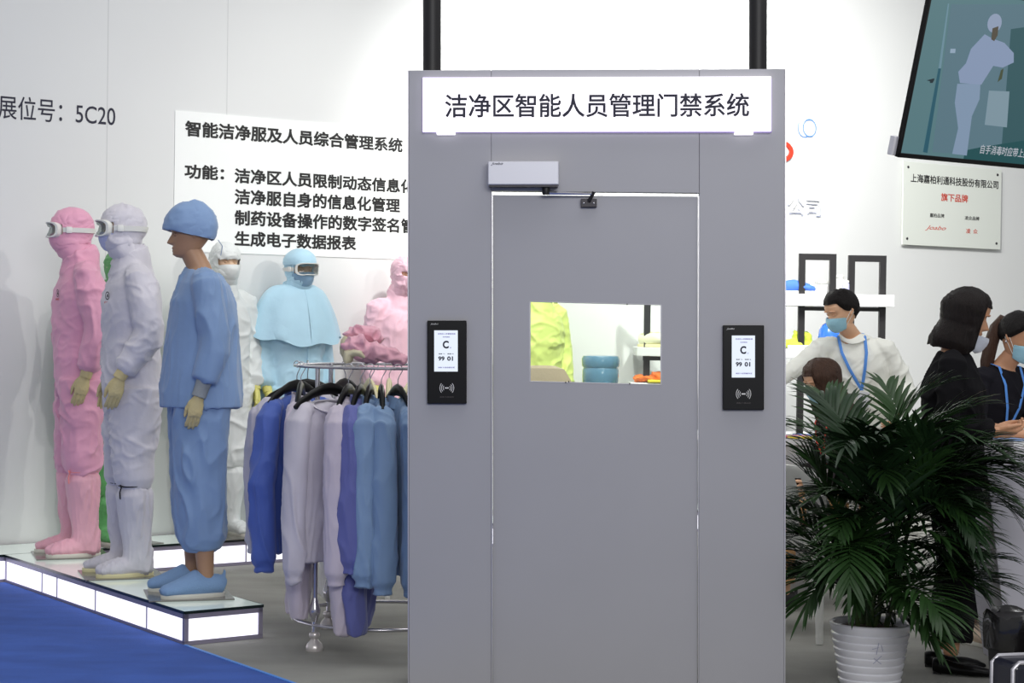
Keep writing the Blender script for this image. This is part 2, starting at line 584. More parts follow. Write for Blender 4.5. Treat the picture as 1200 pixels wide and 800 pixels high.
# ------------------------------------------------------------------ access gate
GY = 7.35
gb = at(699, 600, GY)
GYAW = R(-1.5)
gate = empty('access_gate', (gb.x, GY, 0), 0, 'tall grey cleanroom access gate with closed door and lit sign', 'gate')
gate.rotation_euler = (0, -.0133, GYAW)
GM = Matrix.Translation(gate.location) @ gate.rotation_euler.to_matrix().to_4x4()
GI = GM.inverted()
GN = GM.to_3x3() @ Vector((0, -1, 0))
def gl(u, v, off=0):
    q = GI @ hit(u, v, GM.translation + GN * off, GN)
    return q.x, q.z
gxl, gxr = gl(479, 450)[0], gl(919.5, 450)[0]
gt = gl(700, 81.5)[1]
dl, dr = gl(576, 500)[0], gl(819, 500)[0]
dt = gl(576, 227)[1]
dt2 = gl(819, 229.5)[1]
GT = .06
FG = Matrix(((1, 0, 0, 0), (0, 0, -1, 0), (0, 1, 0, 0), (0, 0, 0, 1)))      # x right, y up, z out of the front face
hb = gl(576, 157)[1]
MB().box(((gxl + dl) / 2, GT / 2, gt / 2), (dl - gxl - .002, GT, gt)).build('side_panel', M['gate'], gate, smooth=False, bevel=.002)
MB().box(((gxr + dr) / 2, GT / 2, gt / 2), (gxr - dr - .002, GT, gt)).build('side_panel', M['gate'], gate, smooth=False, bevel=.002)
hp = [(dl, gl(576, 223.5)[1]), (dr, gl(819, 226.0)[1]), (dr, gt), (dl, gt)]
MB().prism(hp, GT, FG @ Matrix.Translation((0, 0, -GT))).build('header_panel', M['gate'], gate, smooth=False, bevel=.001)
for x in (gxl - .002, gxr + .002):
    MB().box((x, GT / 2, gt / 2), (.005, GT + .004, gt)).build('edge_trim', M['gate_edge'], gate, smooth=False)
# jamb trims
MB().box((dl + .002, -.001, dt / 2), (.004, .006, dt)).build('door_jamb', M['gate_edge'], gate, smooth=False)
MB().box((dr - .001, .001, dt2 / 2), (.003, .004, dt2)).build('door_jamb', M['gate_edge'], gate, smooth=False)
# door leaf with window cut-out
wc = [gl(621, 353), gl(775, 357), gl(775, 451), gl(621, 447)]
REC = .012
do = MB()
lo = [(dl + .005, .01), (dr - .004, .01), (dr - .004, gl(819, 230.0)[1]), (dl + .005, gl(576, 228.2)[1])]
wi = [wc[3], wc[2], wc[1], wc[0]]
vs, fs = [], []
for dz in (-REC, -REC - .04):
    for q in lo: vs.append(FG @ Vector((q[0], q[1], dz)))
    for q in wi: vs.append(FG @ Vector((q[0], q[1], dz)))
for j in range(4):
    k = (j + 1) % 4
    fs += [(j, k, 4 + k, 4 + j), (8 + k, 8 + j, 12 + j, 12 + k), (j + 8, k + 8, k, j), (4 + j, 4 + k, 12 + k, 12 + j)]
do.add(vs, fs)
leaf = do.build('door_leaf', M['gate'], gate, smooth=False)
px = sum(q[0] for q in wi) / 4
flat('window_pane', wi, FG @ Matrix.Translation((0, 0, -REC - .024)), .006, M['glass'], leaf)
gk = MB()
for a, b in zip(wi, wi[1:] + wi[:1]):
    pa, pb2 = FG @ Vector((a[0], a[1], -REC - .002)), FG @ Vector((b[0], b[1], -REC - .002))
    gk.tube([pa, pb2], .0028, 6)
gk.build('window_bead', M['gate_edge'], leaf)
for u, v in ((650.5, 355), (652.5, 355), (735, 356.5), (663, 448), (666.5, 447), (738, 449.5)):
    x, z = gl(u, v)
    MB().box((x, REC - .001, z), (.004, .008, .006)).build('bead_clip', M['matt_black'], leaf, smooth=False)
# lit sign
s0, s1, s2, s3 = gl(496, 92), gl(903, 92.5), gl(903, 155.5), gl(496, 155.5)
sg = MB().box(((s0[0] + s1[0]) / 2, -.015, (s0[1] + s3[1]) / 2), (s1[0] - s0[0], .03, s0[1] - s3[1])).build('lightbox_sign', M['sign_lit'], gate, smooth=False, bevel=.002)
eb = MB()
for a, b in ((s0, s1), (s1, s2), (s2, s3), (s3, s0)):
    eb.tube([(a[0], -.02, a[1]), (b[0], -.02, b[1])], .0035, 6)
eb.build('sign_rim', mat('violet_rim', (190, 172, 226), .4), sg)
for u in (523, 871):
    x, z = gl(u, 155.5)
    MB().box((x, -.017, z - .004), (.075, .034, .012)).build('sign_clip_glow', M['sign_lit'], sg, smooth=False, bevel=.002)  # clips share the sign's glow, imitating light that spills from it
a, b = gl(522, 139), gl(877, 110)
text('lettering', '洁净区智能人员管理门禁系统', FG, (a[0], a[1], b[0], b[1]), M['ink'], sg, .016, .032)
# door closer
a, b = gl(572.5, 218), gl(655, 190.5)
cl = MB().box(((a[0] + b[0]) / 2, -.035, (a[1] + b[1]) / 2), (b[0] - a[0], .07, b[1] - a[1])).build('door_closer', M['closer'], gate, smooth=False, bevel=.004)
MB().box(((a[0] + b[0]) / 2, -.035, a[1] - .002), (b[0] - a[0] - .01, .06, .012)).build('underside', M['dark_metal'], cl, smooth=False)
q0, q1 = gl(576, 194.5), gl(590, 193)
text('lettering', 'Joabo', FG, (q0[0], q0[1] - .004, q1[0], q1[1] + .004), M['ink'], cl, .01, .0712, .4)
x, z = gl(640, 223)
MB().lathe([(.014, -.02), (.016, -.012), (.016, .012), (.012, .02)], (x, -.035, z), 14).build('pivot', M['matt_black'], cl)
x2, z2 = gl(693, 229)
MB().tube([(x, -.035, z - .012), (x2, -.03, z2 + .004)], (.009, .004), 8).build('arm', M['chrome'], cl)
x3, z3 = gl(690, 238)
MB().tube([(x2 + .01, -.03, z2 + .012), (x3, -.018, z3 + .006)], .007, 8).build('arm_joint', M['dark_metal'], cl)
br = MB().box((x3, .001, z3), (.064, .026, .034)).build('arm_bracket', M['dark_metal'], leaf, smooth=False, bevel=.002)
for s in (-.02, .02):
    MB().ball((x3 + s, -.013, z3), (.004, .003, .004), 8, 6).build('screw', M['chrome'], br)
# badge readers
def reader(c4, sc4, icon, tag_px):
    x0, z1 = gl(c4[0], c4[1]); x1, z0 = gl(c4[2], c4[3])
    rd = MB().box(((x0 + x1) / 2, -.011, (z0 + z1) / 2), (x1 - x0, .022, z1 - z0)).build('badge_reader', M['black'], gate, smooth=False, bevel=.003)
    fx = lambda u: x0 + (x1 - x0) * u
    fz = lambda v: z1 - (z1 - z0) * v
    sx0, sz1 = gl(sc4[0], sc4[1]); sx1, sz0 = gl(sc4[2], sc4[3])
    sw, sh = sx1 - sx0, sz1 - sz0
    scn = flat('screen', rect(sx0, sz0, sx1, sz1), FG @ Matrix.Translation((0, 0, .0215)), .0015, M['screen_lit'], rd)
    T = lambda s, a, b, c, d, m, bo=0: text('screen_text', s, FG, (sx0 + sw * a, sz1 - sh * d, sx0 + sw * c, sz1 - sh * b), m, scn, bo, .0235)
    T('C', .36, .25, .62, .44, M['ink'], .04)
    T('级', .66, .40, .73, .44, M['violet'], 0)
    T('99', .17, .63, .44, .74, M['ink'], .04)
    T('01', .55, .63, .80, .74, M['ink'], .04)
    T('温度 ℃', .18, .555, .46, .585, M['ink'], .03)
    T('湿度 %', .55, .555, .83, .585, M['ink'], .03)
    T('洁净区人员管理系统', .15, .065, .9, .10, M['violet'], .03)
    T('洁净级别', .36, .145, .66, .175, M['violet'], .03)
    T('请刷卡或佩戴标签', .16, .885, .88, .92, M['violet'], .02)
    text('lettering', 'Joabo', FG, (fx(.08), fz(.055), fx(.28), fz(.03)), M['pale_ink'], rd, 0, .0235, .4)
    text('lettering', '请刷卡感应区', FG, (fx(.32), fz(.925), fx(.68), fz(.91)), M['dim_ink'], rd, 0, .0235)
    ic = MB()
    cx, cz = fx(.5), fz(.81)
    k = (x1 - x0)
    for sgn in (0, math.pi):
        for r0 in (.075, .12, .165):
            o = Vector((cx + (.0 if sgn == 0 else 0), cz, 0))
            cxx = cx + (k * .02 if sgn == 0 else -k * .02)
            pts = [(FG @ Vector((cxx + k * r0 * math.cos(a) * .95, cz + k * r0 * math.sin(a) * 1.05, .0232))) for a in (sgn - R(42) + R(84) * i / 8 for i in range(9))]
            ic.tube(pts, .0014, 5)
    ic.box((cx, -.0225, cz), (k * .1, .001, k * .03))
    ic.build('contactless_symbol', M['pale_ink'], rd)
    return rd
M['screen_lit'] = mat('lit_screen', (20, 20, 24), .3, emit=(232, 241, 255), es=1.0)
M['violet'] = mat('violet_ink', (120, 100, 200), .5)
M['pale_ink'] = mat('white_ink', (230, 228, 226), .5)
M['dim_ink'] = mat('dim_ink', (92, 84, 84), .5)
reader((501, 375.5, 547, 472.7), (509.3, 387, 536.8, 435), None, None)
reader((846.7, 381, 894.7, 480), (857, 393, 884, 442), None, None)
# black posts carrying the truss, right behind the gate
for u, lab in ((515.5, 'slim black round post rising behind the left end of the gate'), (897.5, 'slim black round post rising behind the right end of the gate')):
    c = at(u, 100, GY + .2)
    po = empty('truss_post', (c.x, c.y, 0), 0, lab, 'post', 'black posts behind the gate')
    po.rotation_euler = (0, -.0133, 0)
    MB().tube([(0, 0, .01), (0, 0, 3.3)], .037, 20).build('pole', M['matt_black'], po)
    MB().lathe([(.1, 0), (.1, .012), (.045, .02), (.045, .06)], (0, 0, 0), 24).build('foot_plate', M['matt_black'], po)
# ------------------------------------------------------------------ figures
_T = [0, .03, .08, .14, .2, .26, .32, .38, .44, .5, .56, .62, .7, .78, .86, .92, .96, .985, 1.0]
_FR = [.040, .066, .080, .084, .085, .084, .084, .084, .084, .083, .086, .093, .095, .090, .077, .058, .040, .022, .004]
_BK = [.010, .020, .030, .042, .056, .068, .080, .090, .098, .102, .105, .106, .104, .098, .084, .064, .044, .024, .004]
_HW = [.012, .030, .042, .050, .056, .061, .065, .069, .072, .074, .076, .077, .076, .072, .061, .045, .031, .017, .003]
HH = .235
def _itp(a, t):
    for i in range(len(_T) - 1):
        if t <= _T[i + 1]:
            k = (t - _T[i]) / (_T[i + 1] - _T[i])
            return a[i] + (a[i + 1] - a[i]) * k
    return a[-1]
def g(x, s):
    return math.exp(-(x / s) ** 2)
def head_pt(t, q, off=0, face=True, flatten=0):
    # q = 0 looks along -Y (front), positive towards +X
    f, b, w = _itp(_FR, t), _itp(_BK, t), _itp(_HW, t)
    e = .88
    sx = math.copysign(abs(math.sin(q)) ** e, math.sin(q))
    cy = math.copysign(abs(math.cos(q)) ** e, math.cos(q))
    x = (w + off) * sx
    y = -(f + off) * cy if cy > 0 else -(b + off) * cy
    z = t * HH
    if face and cy > 0:
        nz = max(0, min(1, (.54 - t) / .2)) * max(0, min(1, (t - .27) / .05))
        y -= .027 * nz * g(x, .010 + .006 * nz)
        y += .010 * (g(x - .031, .016) + g(x + .031, .016)) * g(t - .495, .055)
        y -= .005 * g(x, .022) * (g(t - .215, .022) + .8 * g(t - .165, .022))
        y += .004 * g(x, .03) * g(t - .19, .01)
        y -= .006 * g(x, .022) * g(t - .075, .05)
        y -= .004 * (g(x - .03, .02) + g(x + .03, .02)) * g(t - .585, .03)
    if off:
        z += off * 1.0 * max(0, (t - .75) / .25)
    return Vector((x, y, z))
def head_mb(T, ears=True):
    mb = MB()
    rs = []
    n = 52
    tt = sorted(set(_T + [i / 44 for i in range(45)]))
    for t in tt:
        rs.append([head_pt(t, 2 * math.pi * j / n) for j in range(n)])
    mb.rings(rs, (True, True), 0, T)
    if ears:
        for s in (-1, 1):
            e = MB()
            pts = [(s * .074, .012, .098), (s * .080, .022, .108), (s * .083, .028, .122), (s * .080, .022, .134), (s * .076, .010, .138), (s * .075, .004, .126)]
            e.tube(pts, [.006, .006, .006, .006, .005, .004], 8)
            e.ball((s * .076, .014, .117), (.004, .012, .018), 8, 6)
            mb.join(e, T)
    for s in (-1, 1):
        e = MB().ball((s * .031, -.0665, HH * .497), (.0125, .0125, .0105), 12, 8)
        mb.join(e, T, 1)
        l = MB().tube([(s * .017, -.0805, HH * .515), (s * .026, -.082, HH * .533), (s * .037, -.080, HH * .530), (s * .045, -.073, HH * .513)], .0022, 6)
        mb.join(l, T, 2)
        b2 = MB().tube([(s * .012, -.094, HH * .588), (s * .026, -.096, HH * .607), (s * .042, -.086, HH * .603), (s * .051, -.075, HH * .585)], [.003, .004, .004, .002], 6)
        mb.join(b2, T, 2)
    return mb
def head_patch(T, t0, t1, q0, q1, off, nt=14, nq=26, face=False, fn=None, shape=None):
    gr = []
    for i in range(nt + 1):
        row = []
        for j in range(nq + 1):
            a, b = i / nt, j / nq
            q = q0 + (q1 - q0) * b
            t = t0 + (t1 - t0) * a
            if shape: t, q = shape(a, b, t, q)
            p = head_pt(t, q, off, face)
            if fn: p = fn(p, t, q)
            row.append(T @ p)
        gr.append(row)
    return gr
def hand_mb(s=1, curl=1.0, thick=1.0, grip=None):
    # wrist at the origin, fingers along -Z, palm facing -X * s, thumb to -Y
    mb = MB()
    k = thick
    mb.tube([(0, 0, .02), (0, 0, -.01), (0, -.002, -.045), (0, -.001, -.080), (0, 0, -.097)], [(.019 * k, .026 * k), (.019 * k, .027 * k), (.018 * k, .037 * k), (.015 * k, .041 * k), (.010 * k, .037 * k)], 14, side=(1, 0, 0))
    for y, L, r in ((-.031, .070, .0088), (-.0105, .079, .009), (.0105, .074, .0087), (.030, .058, .0077)):
        p = Vector((0, y, -.088))
        a = R(8)
        pts, rad = [p.copy()], [r * k]
        for frac, c in ((.44, 22), (.31, 34), (.25, 24)):
            a += R(c) * curl
            p = p + Vector((-math.sin(a) * s, y * .12, -math.cos(a))) * (L * frac)
            pts.append(p.copy())
            rad.append(r * k * (.96 if frac > .3 else .8))
        mb.tube(pts, rad, 9, side=(0, 1, 0))
        mb.ball(pts[-1], r * k * .8, 8, 6)
    pts = [Vector((-.004 * s, -.020, -.022)), Vector((-.014 * s, -.042, -.048)), Vector((-.022 * s, -.052, -.078)), Vector((-.028 * s, -.050, -.103))]
    mb.tube(pts, [.014 * k, .0125 * k, .0105 * k, .008 * k], 9)
    mb.ball(pts[-1], .008 * k, 8, 6)
    return mb
def hand_frame(wr, d, fwd):
    # matrix taking the hand's -Z to d and its -Y (thumb side) towards fwd
    z = -Vector(d).normalized()
    y = -Vector(fwd)
    y = (y - z * y.dot(z)).normalized()
    x = y.cross(z)
    m = Matrix((x, y, z)).transposed().to_4x4()
    return Matrix.Translation(Vector(wr)) @ m
def stand_joints(k=1, arm_l=None, arm_r=None):
    J = {'pel': (0, 0, .95), 'waist': (0, -.005, 1.08), 'chest': (0, -.004, 1.30), 'neck': (0, -.012, 1.49), 'head': (0, -.044, 1.55)}
    J['legs'] = [[(s * .088, 0, .90), (s * .096, -.012 + st * .5, .50), (s * .096, .01 + st, .085)] for s, st in ((1, .012), (-1, -.026))]
    dl = [(.168, .004, 1.42), (.212, .035, 1.14), (.215, -.05, .90)]
    J['arms'] = [arm_l or dl, arm_r or [(-p[0], p[1], p[2]) for p in dl]]
    def sc(v):
        return [sc(q) for q in v] if isinstance(v, list) else tuple(c * k for c in v)
    return {a: sc(b) for a, b in J.items()}
def lerp(a, b, t):
    return Vector(a) + (Vector(b) - Vector(a)) * t
def bend(p, n=3):
    # arm or leg joints resampled so that the tube bends softly at the middle joint
    a, b, c = map(Vector, p)
    return [a, lerp(a, b, .5), lerp(a, b, .86), lerp(b, c, .14), lerp(b, c, .5), c]
def body_mb(J, k=1, legs=True, hands=None, thick=1.0):
    mb = MB()
    mb.tube([Vector(J['pel']) - Vector((0, 0, .08 * k)), J['pel'], J['waist'], J['chest'], lerp(J['chest'], J['neck'], .7), J['neck']],
            [(.10 * k, .08 * k), (.145 * k, .10 * k), (.12 * k, .085 * k), (.15 * k, .10 * k), (.11 * k, .07 * k), (.055 * k, .055 * k)], 18, side=(1, 0, 0))
    n0, n1 = Vector(J['neck']), Vector(J['head'])
    mb.tube([n0 - Vector((0, 0, .05 * k)), n0, n1, n1 + (n1 - n0) * .9], [.066 * k, .054 * k, .051 * k, .05 * k], 16)
    for a in J['arms']:
        mb.tube(bend(a), [.045 * k, .042 * k, .037 * k, .036 * k, .032 * k, .024 * k], 12)
    if legs:
        for l in J['legs']:
            mb.tube(bend(l), [.075 * k, .066 * k, .052 * k, .054 * k, .05 * k, .036 * k], 14)
    return mb
def place_head(J, k, yaw=0, pitch=0, roll=0, hs=.93):
    # matrix of the head (chin level at z = 0 of the head frame)
    return Matrix.Translation(Vector(J['head'])) @ Matrix.Rotation(yaw, 4, 'Z') @ Matrix.Rotation(pitch, 4, 'X') @ Matrix.Rotation(roll, 4, 'Y') @ Matrix.Scale(k * hs, 4) @ Matrix.Translation((0, -.012, -.012))
def make_body(J, k, HT, mats, parent, hands=(), ears=True, name='body'):
    me = MB()
    core = body_mb(J, k).build('core', mats[0], None, remesh=.011, relax=3)
    me.add([v.co for v in core.data.vertices], [tuple(p.vertices) for p in core.data.polygons], 0)
    bpy.data.objects.remove(core)
    me.join(head_mb(HT, ears))
    for h in hands:
        me.join(h)
    return me.build(name, mats, parent, recalc=True, angle=75)
def fine(mb, voxel=.0042, relax=2):
    o = mb.build('tmp_fine', M['skin'], None, remesh=voxel, relax=relax)
    r = MB().add([v.co for v in o.data.vertices], [tuple(p.vertices) for p in o.data.polygons])
    bpy.data.objects.remove(o)
    return r
_HL = fine(hand_mb(1))
_HR = fine(hand_mb(-1))
_GL = fine(hand_mb(1, .55, 1.1))
_GR = fine(hand_mb(-1, .55, 1.1))
for _q in (_GL, _GR):
    for _p in _q.v:
        _p.y *= .80
        _p.z *= 1.08
def arm_hand(J, i, glove=False, fwd=(0, -1, 0), k=1, d=None):
    a = J['arms'][i]
    dd = Vector(d) if d else (Vector(a[2]) - Vector(a[1]))
    T = hand_frame(a[2], dd, fwd) @ Matrix.Scale(k, 4)
    return MB().join((_GL if i == 0 else _GR) if glove else (_HL if i == 0 else _HR), T)
def gloves(J, m, parent, k=1, cuff=.085, wide=.036, d=None):
    for i in (0, 1):
        a = J['arms'][i]
        h = arm_hand(J, i, True, k=k, d=d)
        ax = (Vector(a[2]) - Vector(a[1])).normalized()
        w = Vector(a[2])
        h.tube([w + ax * .02 * k, w - ax * .01, w - ax * cuff * .6, w - ax * cuff, w - ax * (cuff - .002), w - ax * .02],
               [.029 * k, .031 * k, wide * .95 * k, wide * k, wide * .9 * k, .026 * k], 18)
        h.build('glove', m, parent, post=crumple(.0022, (60, 60, 60), i + 2))
def coverall_mb(J, k=1, loose=1.0, leg_end=.40, collar=True, blouse=True):
    mb = MB()
    L = loose
    pel, wa, ch, ne = map(Vector, (J['pel'], J['waist'], J['chest'], J['neck']))
    up = Vector((0, 0, 1))
    mb.tube([pel - up * .14 * k, pel - up * .05 * k, lerp(pel, wa, .5), wa, lerp(wa, ch, .5), ch, lerp(ch, ne, .45), lerp(ch, ne, .75), ne - up * .01 * k],
            [(.15 * L * k, .115 * L * k), (.185 * L * k, .142 * L * k), (.182 * L * k, .142 * L * k), (.172 * L * k, .136 * L * k), (.182 * L * k, .142 * L * k), (.192 * L * k, .145 * L * k), (.182 * k, .125 * k), (.13 * k, .098 * k), (.075 * k, .078 * k)], 26, side=(1, 0, 0))
    if collar:
        mb.tube([ne - up * .06 * k, ne - up * .015 * k, ne + up * .03 * k, ne + up * .055 * k + Vector((0, -.012, 0))], [(.125 * k, .11 * k), (.102 * k, .098 * k), (.092 * k, .094 * k), (.088 * k, .092 * k)], 24, side=(1, 0, 0))
    for a in J['arms']:
        q = bend(a)
        e = q[-1]
        ins = Vector((q[0].x * .42, q[0].y, q[0].z + .030 * k))
        mid = lerp(ins, q[0], .6) + Vector((0, 0, .006 * k))
        mb.tube([ins, mid] + q[:-1] + [lerp(q[-2], e, .72), lerp(q[-2], e, .9)], [.045 * k, .060 * k, .070 * k, .076 * L * k, .072 * L * k, .073 * L * k, .068 * L * k, .056 * L * k, .034 * k], 16)
    for l in J['legs']:
        q = bend(l)
        z1 = leg_end * k
        low = [p for p in q if p.z > z1 + .03]
        kn, an = Vector(l[1]), Vector(l[2])
        e = lerp(kn, an, max(0, min(1, (kn.z - z1) / (kn.z - an.z)))) if z1 < kn.z else lerp(l[0], kn, (l[0][2] - z1) / (l[0][2] - kn.z))
        if blouse:
            pts = low + [e + Vector((0, 0, .045 * k)), e, e - Vector((0, 0, .012))]
            rad = [(.118 * L * k, .125 * L * k), (.104 * L * k, .112 * L * k), (.095 * L * k, .104 * L * k), (.092 * L * k, .10 * L * k), (.09 * L * k, .095 * L * k)][:len(low)] + [(.094 * L * k, .100 * L * k), (.076 * k, .080 * k), (.05 * k, .05 * k)]
        else:
            pts = low + [e]
            rad = [(.118 * L * k, .125 * L * k), (.104 * L * k, .112 * L * k), (.095 * L * k, .104 * L * k), (.092 * L * k, .10 * L * k), (.088 * L * k, .094 * L * k), (.085 * L * k, .09 * L * k)][:len(low)] + [(.084 * L * k, .088 * L * k)]
        mb.tube(pts, rad, 18, side=(1, 0, 0))
    return mb
def boot(J, i, m_up, m_sole, parent, k=1, top=.44, tie=None):
    kn, an = map(Vector, J['legs'][i][1:])
    hi = lerp(kn, an, max(0, (kn.z - top * k) / (kn.z - an.z)))
    s = 1 if i == 0 else -1
    ax = Vector((s * .10, -1, 0)).normalized()
    mb = MB()
    mid = lerp(hi, an, .5)
    b0 = Vector((an.x, an.y, 0))
    mb.tube([hi + Vector((0, 0, .012)), hi - Vector((0, 0, .01)), hi - Vector((0, 0, .05)), mid, lerp(mid, an, .7), b0 + Vector((0, .0, .075 * k)), b0 + Vector((0, .0, .03 * k))],
            [(.066 * k, .070 * k), (.064 * k, .068 * k), (.082 * k, .088 * k), (.070 * k, .078 * k), (.058 * k, .068 * k), (.056 * k, .076 * k), (.050 * k, .078 * k)], 18, side=(1, 0, 0))
    mb.tube([b0 + ax * -.07 * k + Vector((0, 0, .045 * k)), b0 + ax * .02 * k + Vector((0, 0, .058 * k)), b0 + ax * .09 * k + Vector((0, 0, .05 * k)), b0 + ax * .155 * k + Vector((0, 0, .042 * k)), b0 + ax * .192 * k + Vector((0, 0, .034 * k))],
            [(.036 * k, .034 * k), (.046 * k, .054 * k), (.049 * k, .042 * k), (.045 * k, .031 * k), (.026 * k, .018 * k)], 16, side=(1, 0, 0))
    o = mb.build('boot', m_up, parent, remesh=.0075, relax=3, post=crumple(.013, (22, 22, 5), i + 5))
    so = MB()
    F = frame(b0 + Vector((0, 0, .0)), ax.cross(Vector((0, 0, 1))) * 1, ax)
    if F.to_3x3().col[2].z < 0:
        F = frame(b0, -ax.cross(Vector((0, 0, 1))), ax)
    poly = []
    for j in range(28):
        a = 2 * math.pi * j / 28
        y = .062 + .138 * math.sin(a)
        w = .043 + .007 * math.sin(a) - (.006 if -.03 < y < .05 else 0)
        poly.append((w * math.cos(a) * k, y * k))
    so.prism(poly, .024 * k, F)
    so.build('sole', m_sole, o, bevel=.003)
    if tie:
        tb = MB()
        c = hi - Vector((0, 0, .004))
        tb.tube([c + Vector((.074 * k * math.cos(a), .078 * k * math.sin(a), .003 * math.sin(3 * a))) for a in (2 * math.pi * j / 24 for j in range(24))], .004, 6, loop=True)
        f = c + Vector((s * .045 * k, -.062 * k, 0))
        for sg in (-1, 1):
            tb.tube([f, f + Vector((sg * .02, -.012, .008)), f + Vector((sg * .035, -.010, -.002)), f], .003, 5)
            tb.tube([f, f + Vector((sg * .006, -.010, -.03)), f + Vector((sg * .012, -.008, -.065))], .003, 5)
        tb.build('tie_string', tie, o)
    return o
def hood(HT, m, parent, J, k=1, open_t=(.36, .62), open_q=62, neck=True, off=.013, seed=1, tie=None):
    mb = MB()
    nq, nt = 60, 36
    gr = []
    for i in range(nt + 1):
        t = -.02 + 1.02 * i / nt
        row = []
        for j in range(nq + 1):
            q = -math.pi + 2 * math.pi * j / nq
            p = head_pt(max(t, 0.0), q, off + .006 * g(t - .25, .2), False)
            if t < .3 and abs(q) > 1.2:
                p.y = max(p.y, p.y + (.3 - t) * .16 * (abs(q) - 1.2) / 1.9)
            if t < .32:
                w = (.32 - t) / .32
                p.x *= 1 + .35 * w * (1 if abs(q) > .5 else .6)
            row.append(HT @ p)
        gr.append(row)
    def skip(i, j):
        t = -.02 + 1.02 * (i + .5) / nt
        q = -180 + 360 * (j + .5) / nq
        return open_t[0] < t < open_t[1] and abs(q) < open_q
    mb.sheet(gr, skip=skip)
    if neck:
        n0 = Vector(J['neck'])
        c0 = HT @ Vector((0, .012, .012))
        rs = []
        for c, a, b in ((c0 + Vector((0, 0, .03 * k)), .078, .088), (c0, .079, .085), (lerp(c0, n0, .5), .082, .086), (n0 + Vector((0, 0, .02)), .083, .086), (n0 - Vector((0, 0, .01 * k)), .08, .08)):
            rs.append([c + Vector((a * k * math.cos(x), b * k * math.sin(x), 0)) for x in (2 * math.pi * j / 40 for j in range(40))])
        mb.rings(rs, (False, False))
    o = mb.build('hood', m, parent, solid=.003, subd=0, post=crumple(.010, (15, 15, 22), seed), angle=80)
    return o
def face_mask(HT, m, parent, t0=.02, t1=.43, q=78, off=.014, loops=None, k=1, seed=3, snug=.0):
    def fn(p, t, qq):
        w = max(0, math.cos(qq)) ** 2
        p.y -= .020 * w * g(t - .30, .16)
        return p
    gr = head_patch(HT, t0, t1, -R(q), R(q), off, 16, 28, fn=fn,
                    shape=lambda a, b, t, qq: (t0 + (t1 - (t1 - .30) * (abs(b - .5) * 2) ** 2.2 - t0 - (.07 * (abs(b - .5) * 2) ** 2 * -1)) * a + .07 * (abs(b - .5) * 2) ** 2 * (1 - a), qq))
    o = MB().sheet(gr).build('face_mask', m, parent, solid=.0025, post=crumple(.002, (30, 30, 60), seed), angle=80)
    if loops:
        for s in (-1, 1):
            e = MB()
            a = HT @ head_pt(.31, s * R(q), off)
            b2 = HT @ head_pt(.13, s * R(q - 4), off)
            m1 = HT @ Vector((s * .082, .022, HH * .56))
            m2 = HT @ Vector((s * .080, .034, HH * .46))
            e.tube([a, m1, m2, b2], .0016 * k, 6)
            e.build('ear_loop', loops, o)
    return o
def goggles(HT, parent, m_rim, m_strap, k=1, seed=0):
    root = MB()
    n = 30
    def rim(sc, off, dz=0):
        pts = []
        for i in range(n):
            a = 2 * math.pi * i / n
            x = math.copysign(abs(math.cos(a)) ** .55, math.cos(a)) * R(60) * sc
            zz = math.copysign(abs(math.sin(a)) ** .6, math.sin(a)) * .185 * sc
            t = .505 + zz
            if zz < 0: t += .055 * g(x, .35) * sc
            p = Vector((math.sin(x) * (.074 + off * .7), -math.cos(x) * (.062 + off) - .026, t * HH))
            pts.append(HT @ p)
        return pts
    r1, r2 = rim(1.0, .052), rim(1.05, .010)
    root.rings([rim(.88, .054), rim(1.0, .055), r1, r2, rim(.97, .010), rim(.86, .050), rim(.88, .054)], (False, False))
    o = root.build('goggles', m_rim, parent, angle=50)
    ln = MB()
    ring_ = rim(.9, .050)
    c = sum(ring_, Vector()) / n
    cin = [lerp(p, c, .5) + (HT.to_3x3() @ Vector((0, -.006 * k, 0))) for p in ring_]
    ln.rings([ring_, cin], (False, False))
    ln.add(cin, [tuple(range(n))])
    ln.build('lens', M['lens'], o)
    st = MB()
    gr = []
    for i in (0, 1):
        row = []
        for j in range(37):
            q = R(62) + (2 * math.pi - R(124)) * j / 36
            t = .505 + (.055 if i else -.055)
            row.append(HT @ head_pt(t, q, .024, False))
        gr.append(row)
    st.sheet(gr)
    s = st.build('strap', m_strap, o, solid=.003)
    for sg in (-1, 1):
        p = HT @ head_pt(.505, sg * R(80), .03, False)
        b = MB().box((0, 0, 0), (.008, .03, .034), Matrix.Translation(p) @ HT.to_3x3().to_4x4() @ Matrix.Rotation(sg * R(-8), 4, 'Z'))
        b.build('buckle', m_rim, s, bevel=.002)
    return o
def base_plate(parent, k=1):
    return MB().box((0, -.05, .0035), (.38, .40, .006)).build('base_plate', M['base_plate'], parent, smooth=False, bevel=.001)
def badge(J, parent, m_ring, m_text, k=1, pos=(.075, 1.33)):
    # printed on the chest: find the cloth surface first
    from mathutils.bvhtree import BVHTree
    me = [c for c in parent.children if c.name.startswith('coverall')][0].data
    bv = BVHTree.FromPolygons([v.co for v in me.vertices], [p.vertices for p in me.polygons])
    h, n, _, _ = bv.ray_cast(Vector((pos[0] * k, -.6, pos[1] * k)), Vector((0, 1, 0)))
    x = Vector((0, 0, 1)).cross(n)
    F = frame(h + n * .004, x, (0, 0, 1))
    r = ring2((0, 0), .019, .019, .005, F, .002, 20)
    r.join(MB().prism([(-.009, -.008), (0, .011), (.009, -.008), (0, -.002)], .002, F))
    r.build('badge', m_ring, parent, smooth=False)
    text('badge_text', 'JOABO', F, (-.03, -.042, .03, -.028), m_text, parent, .01, .003)

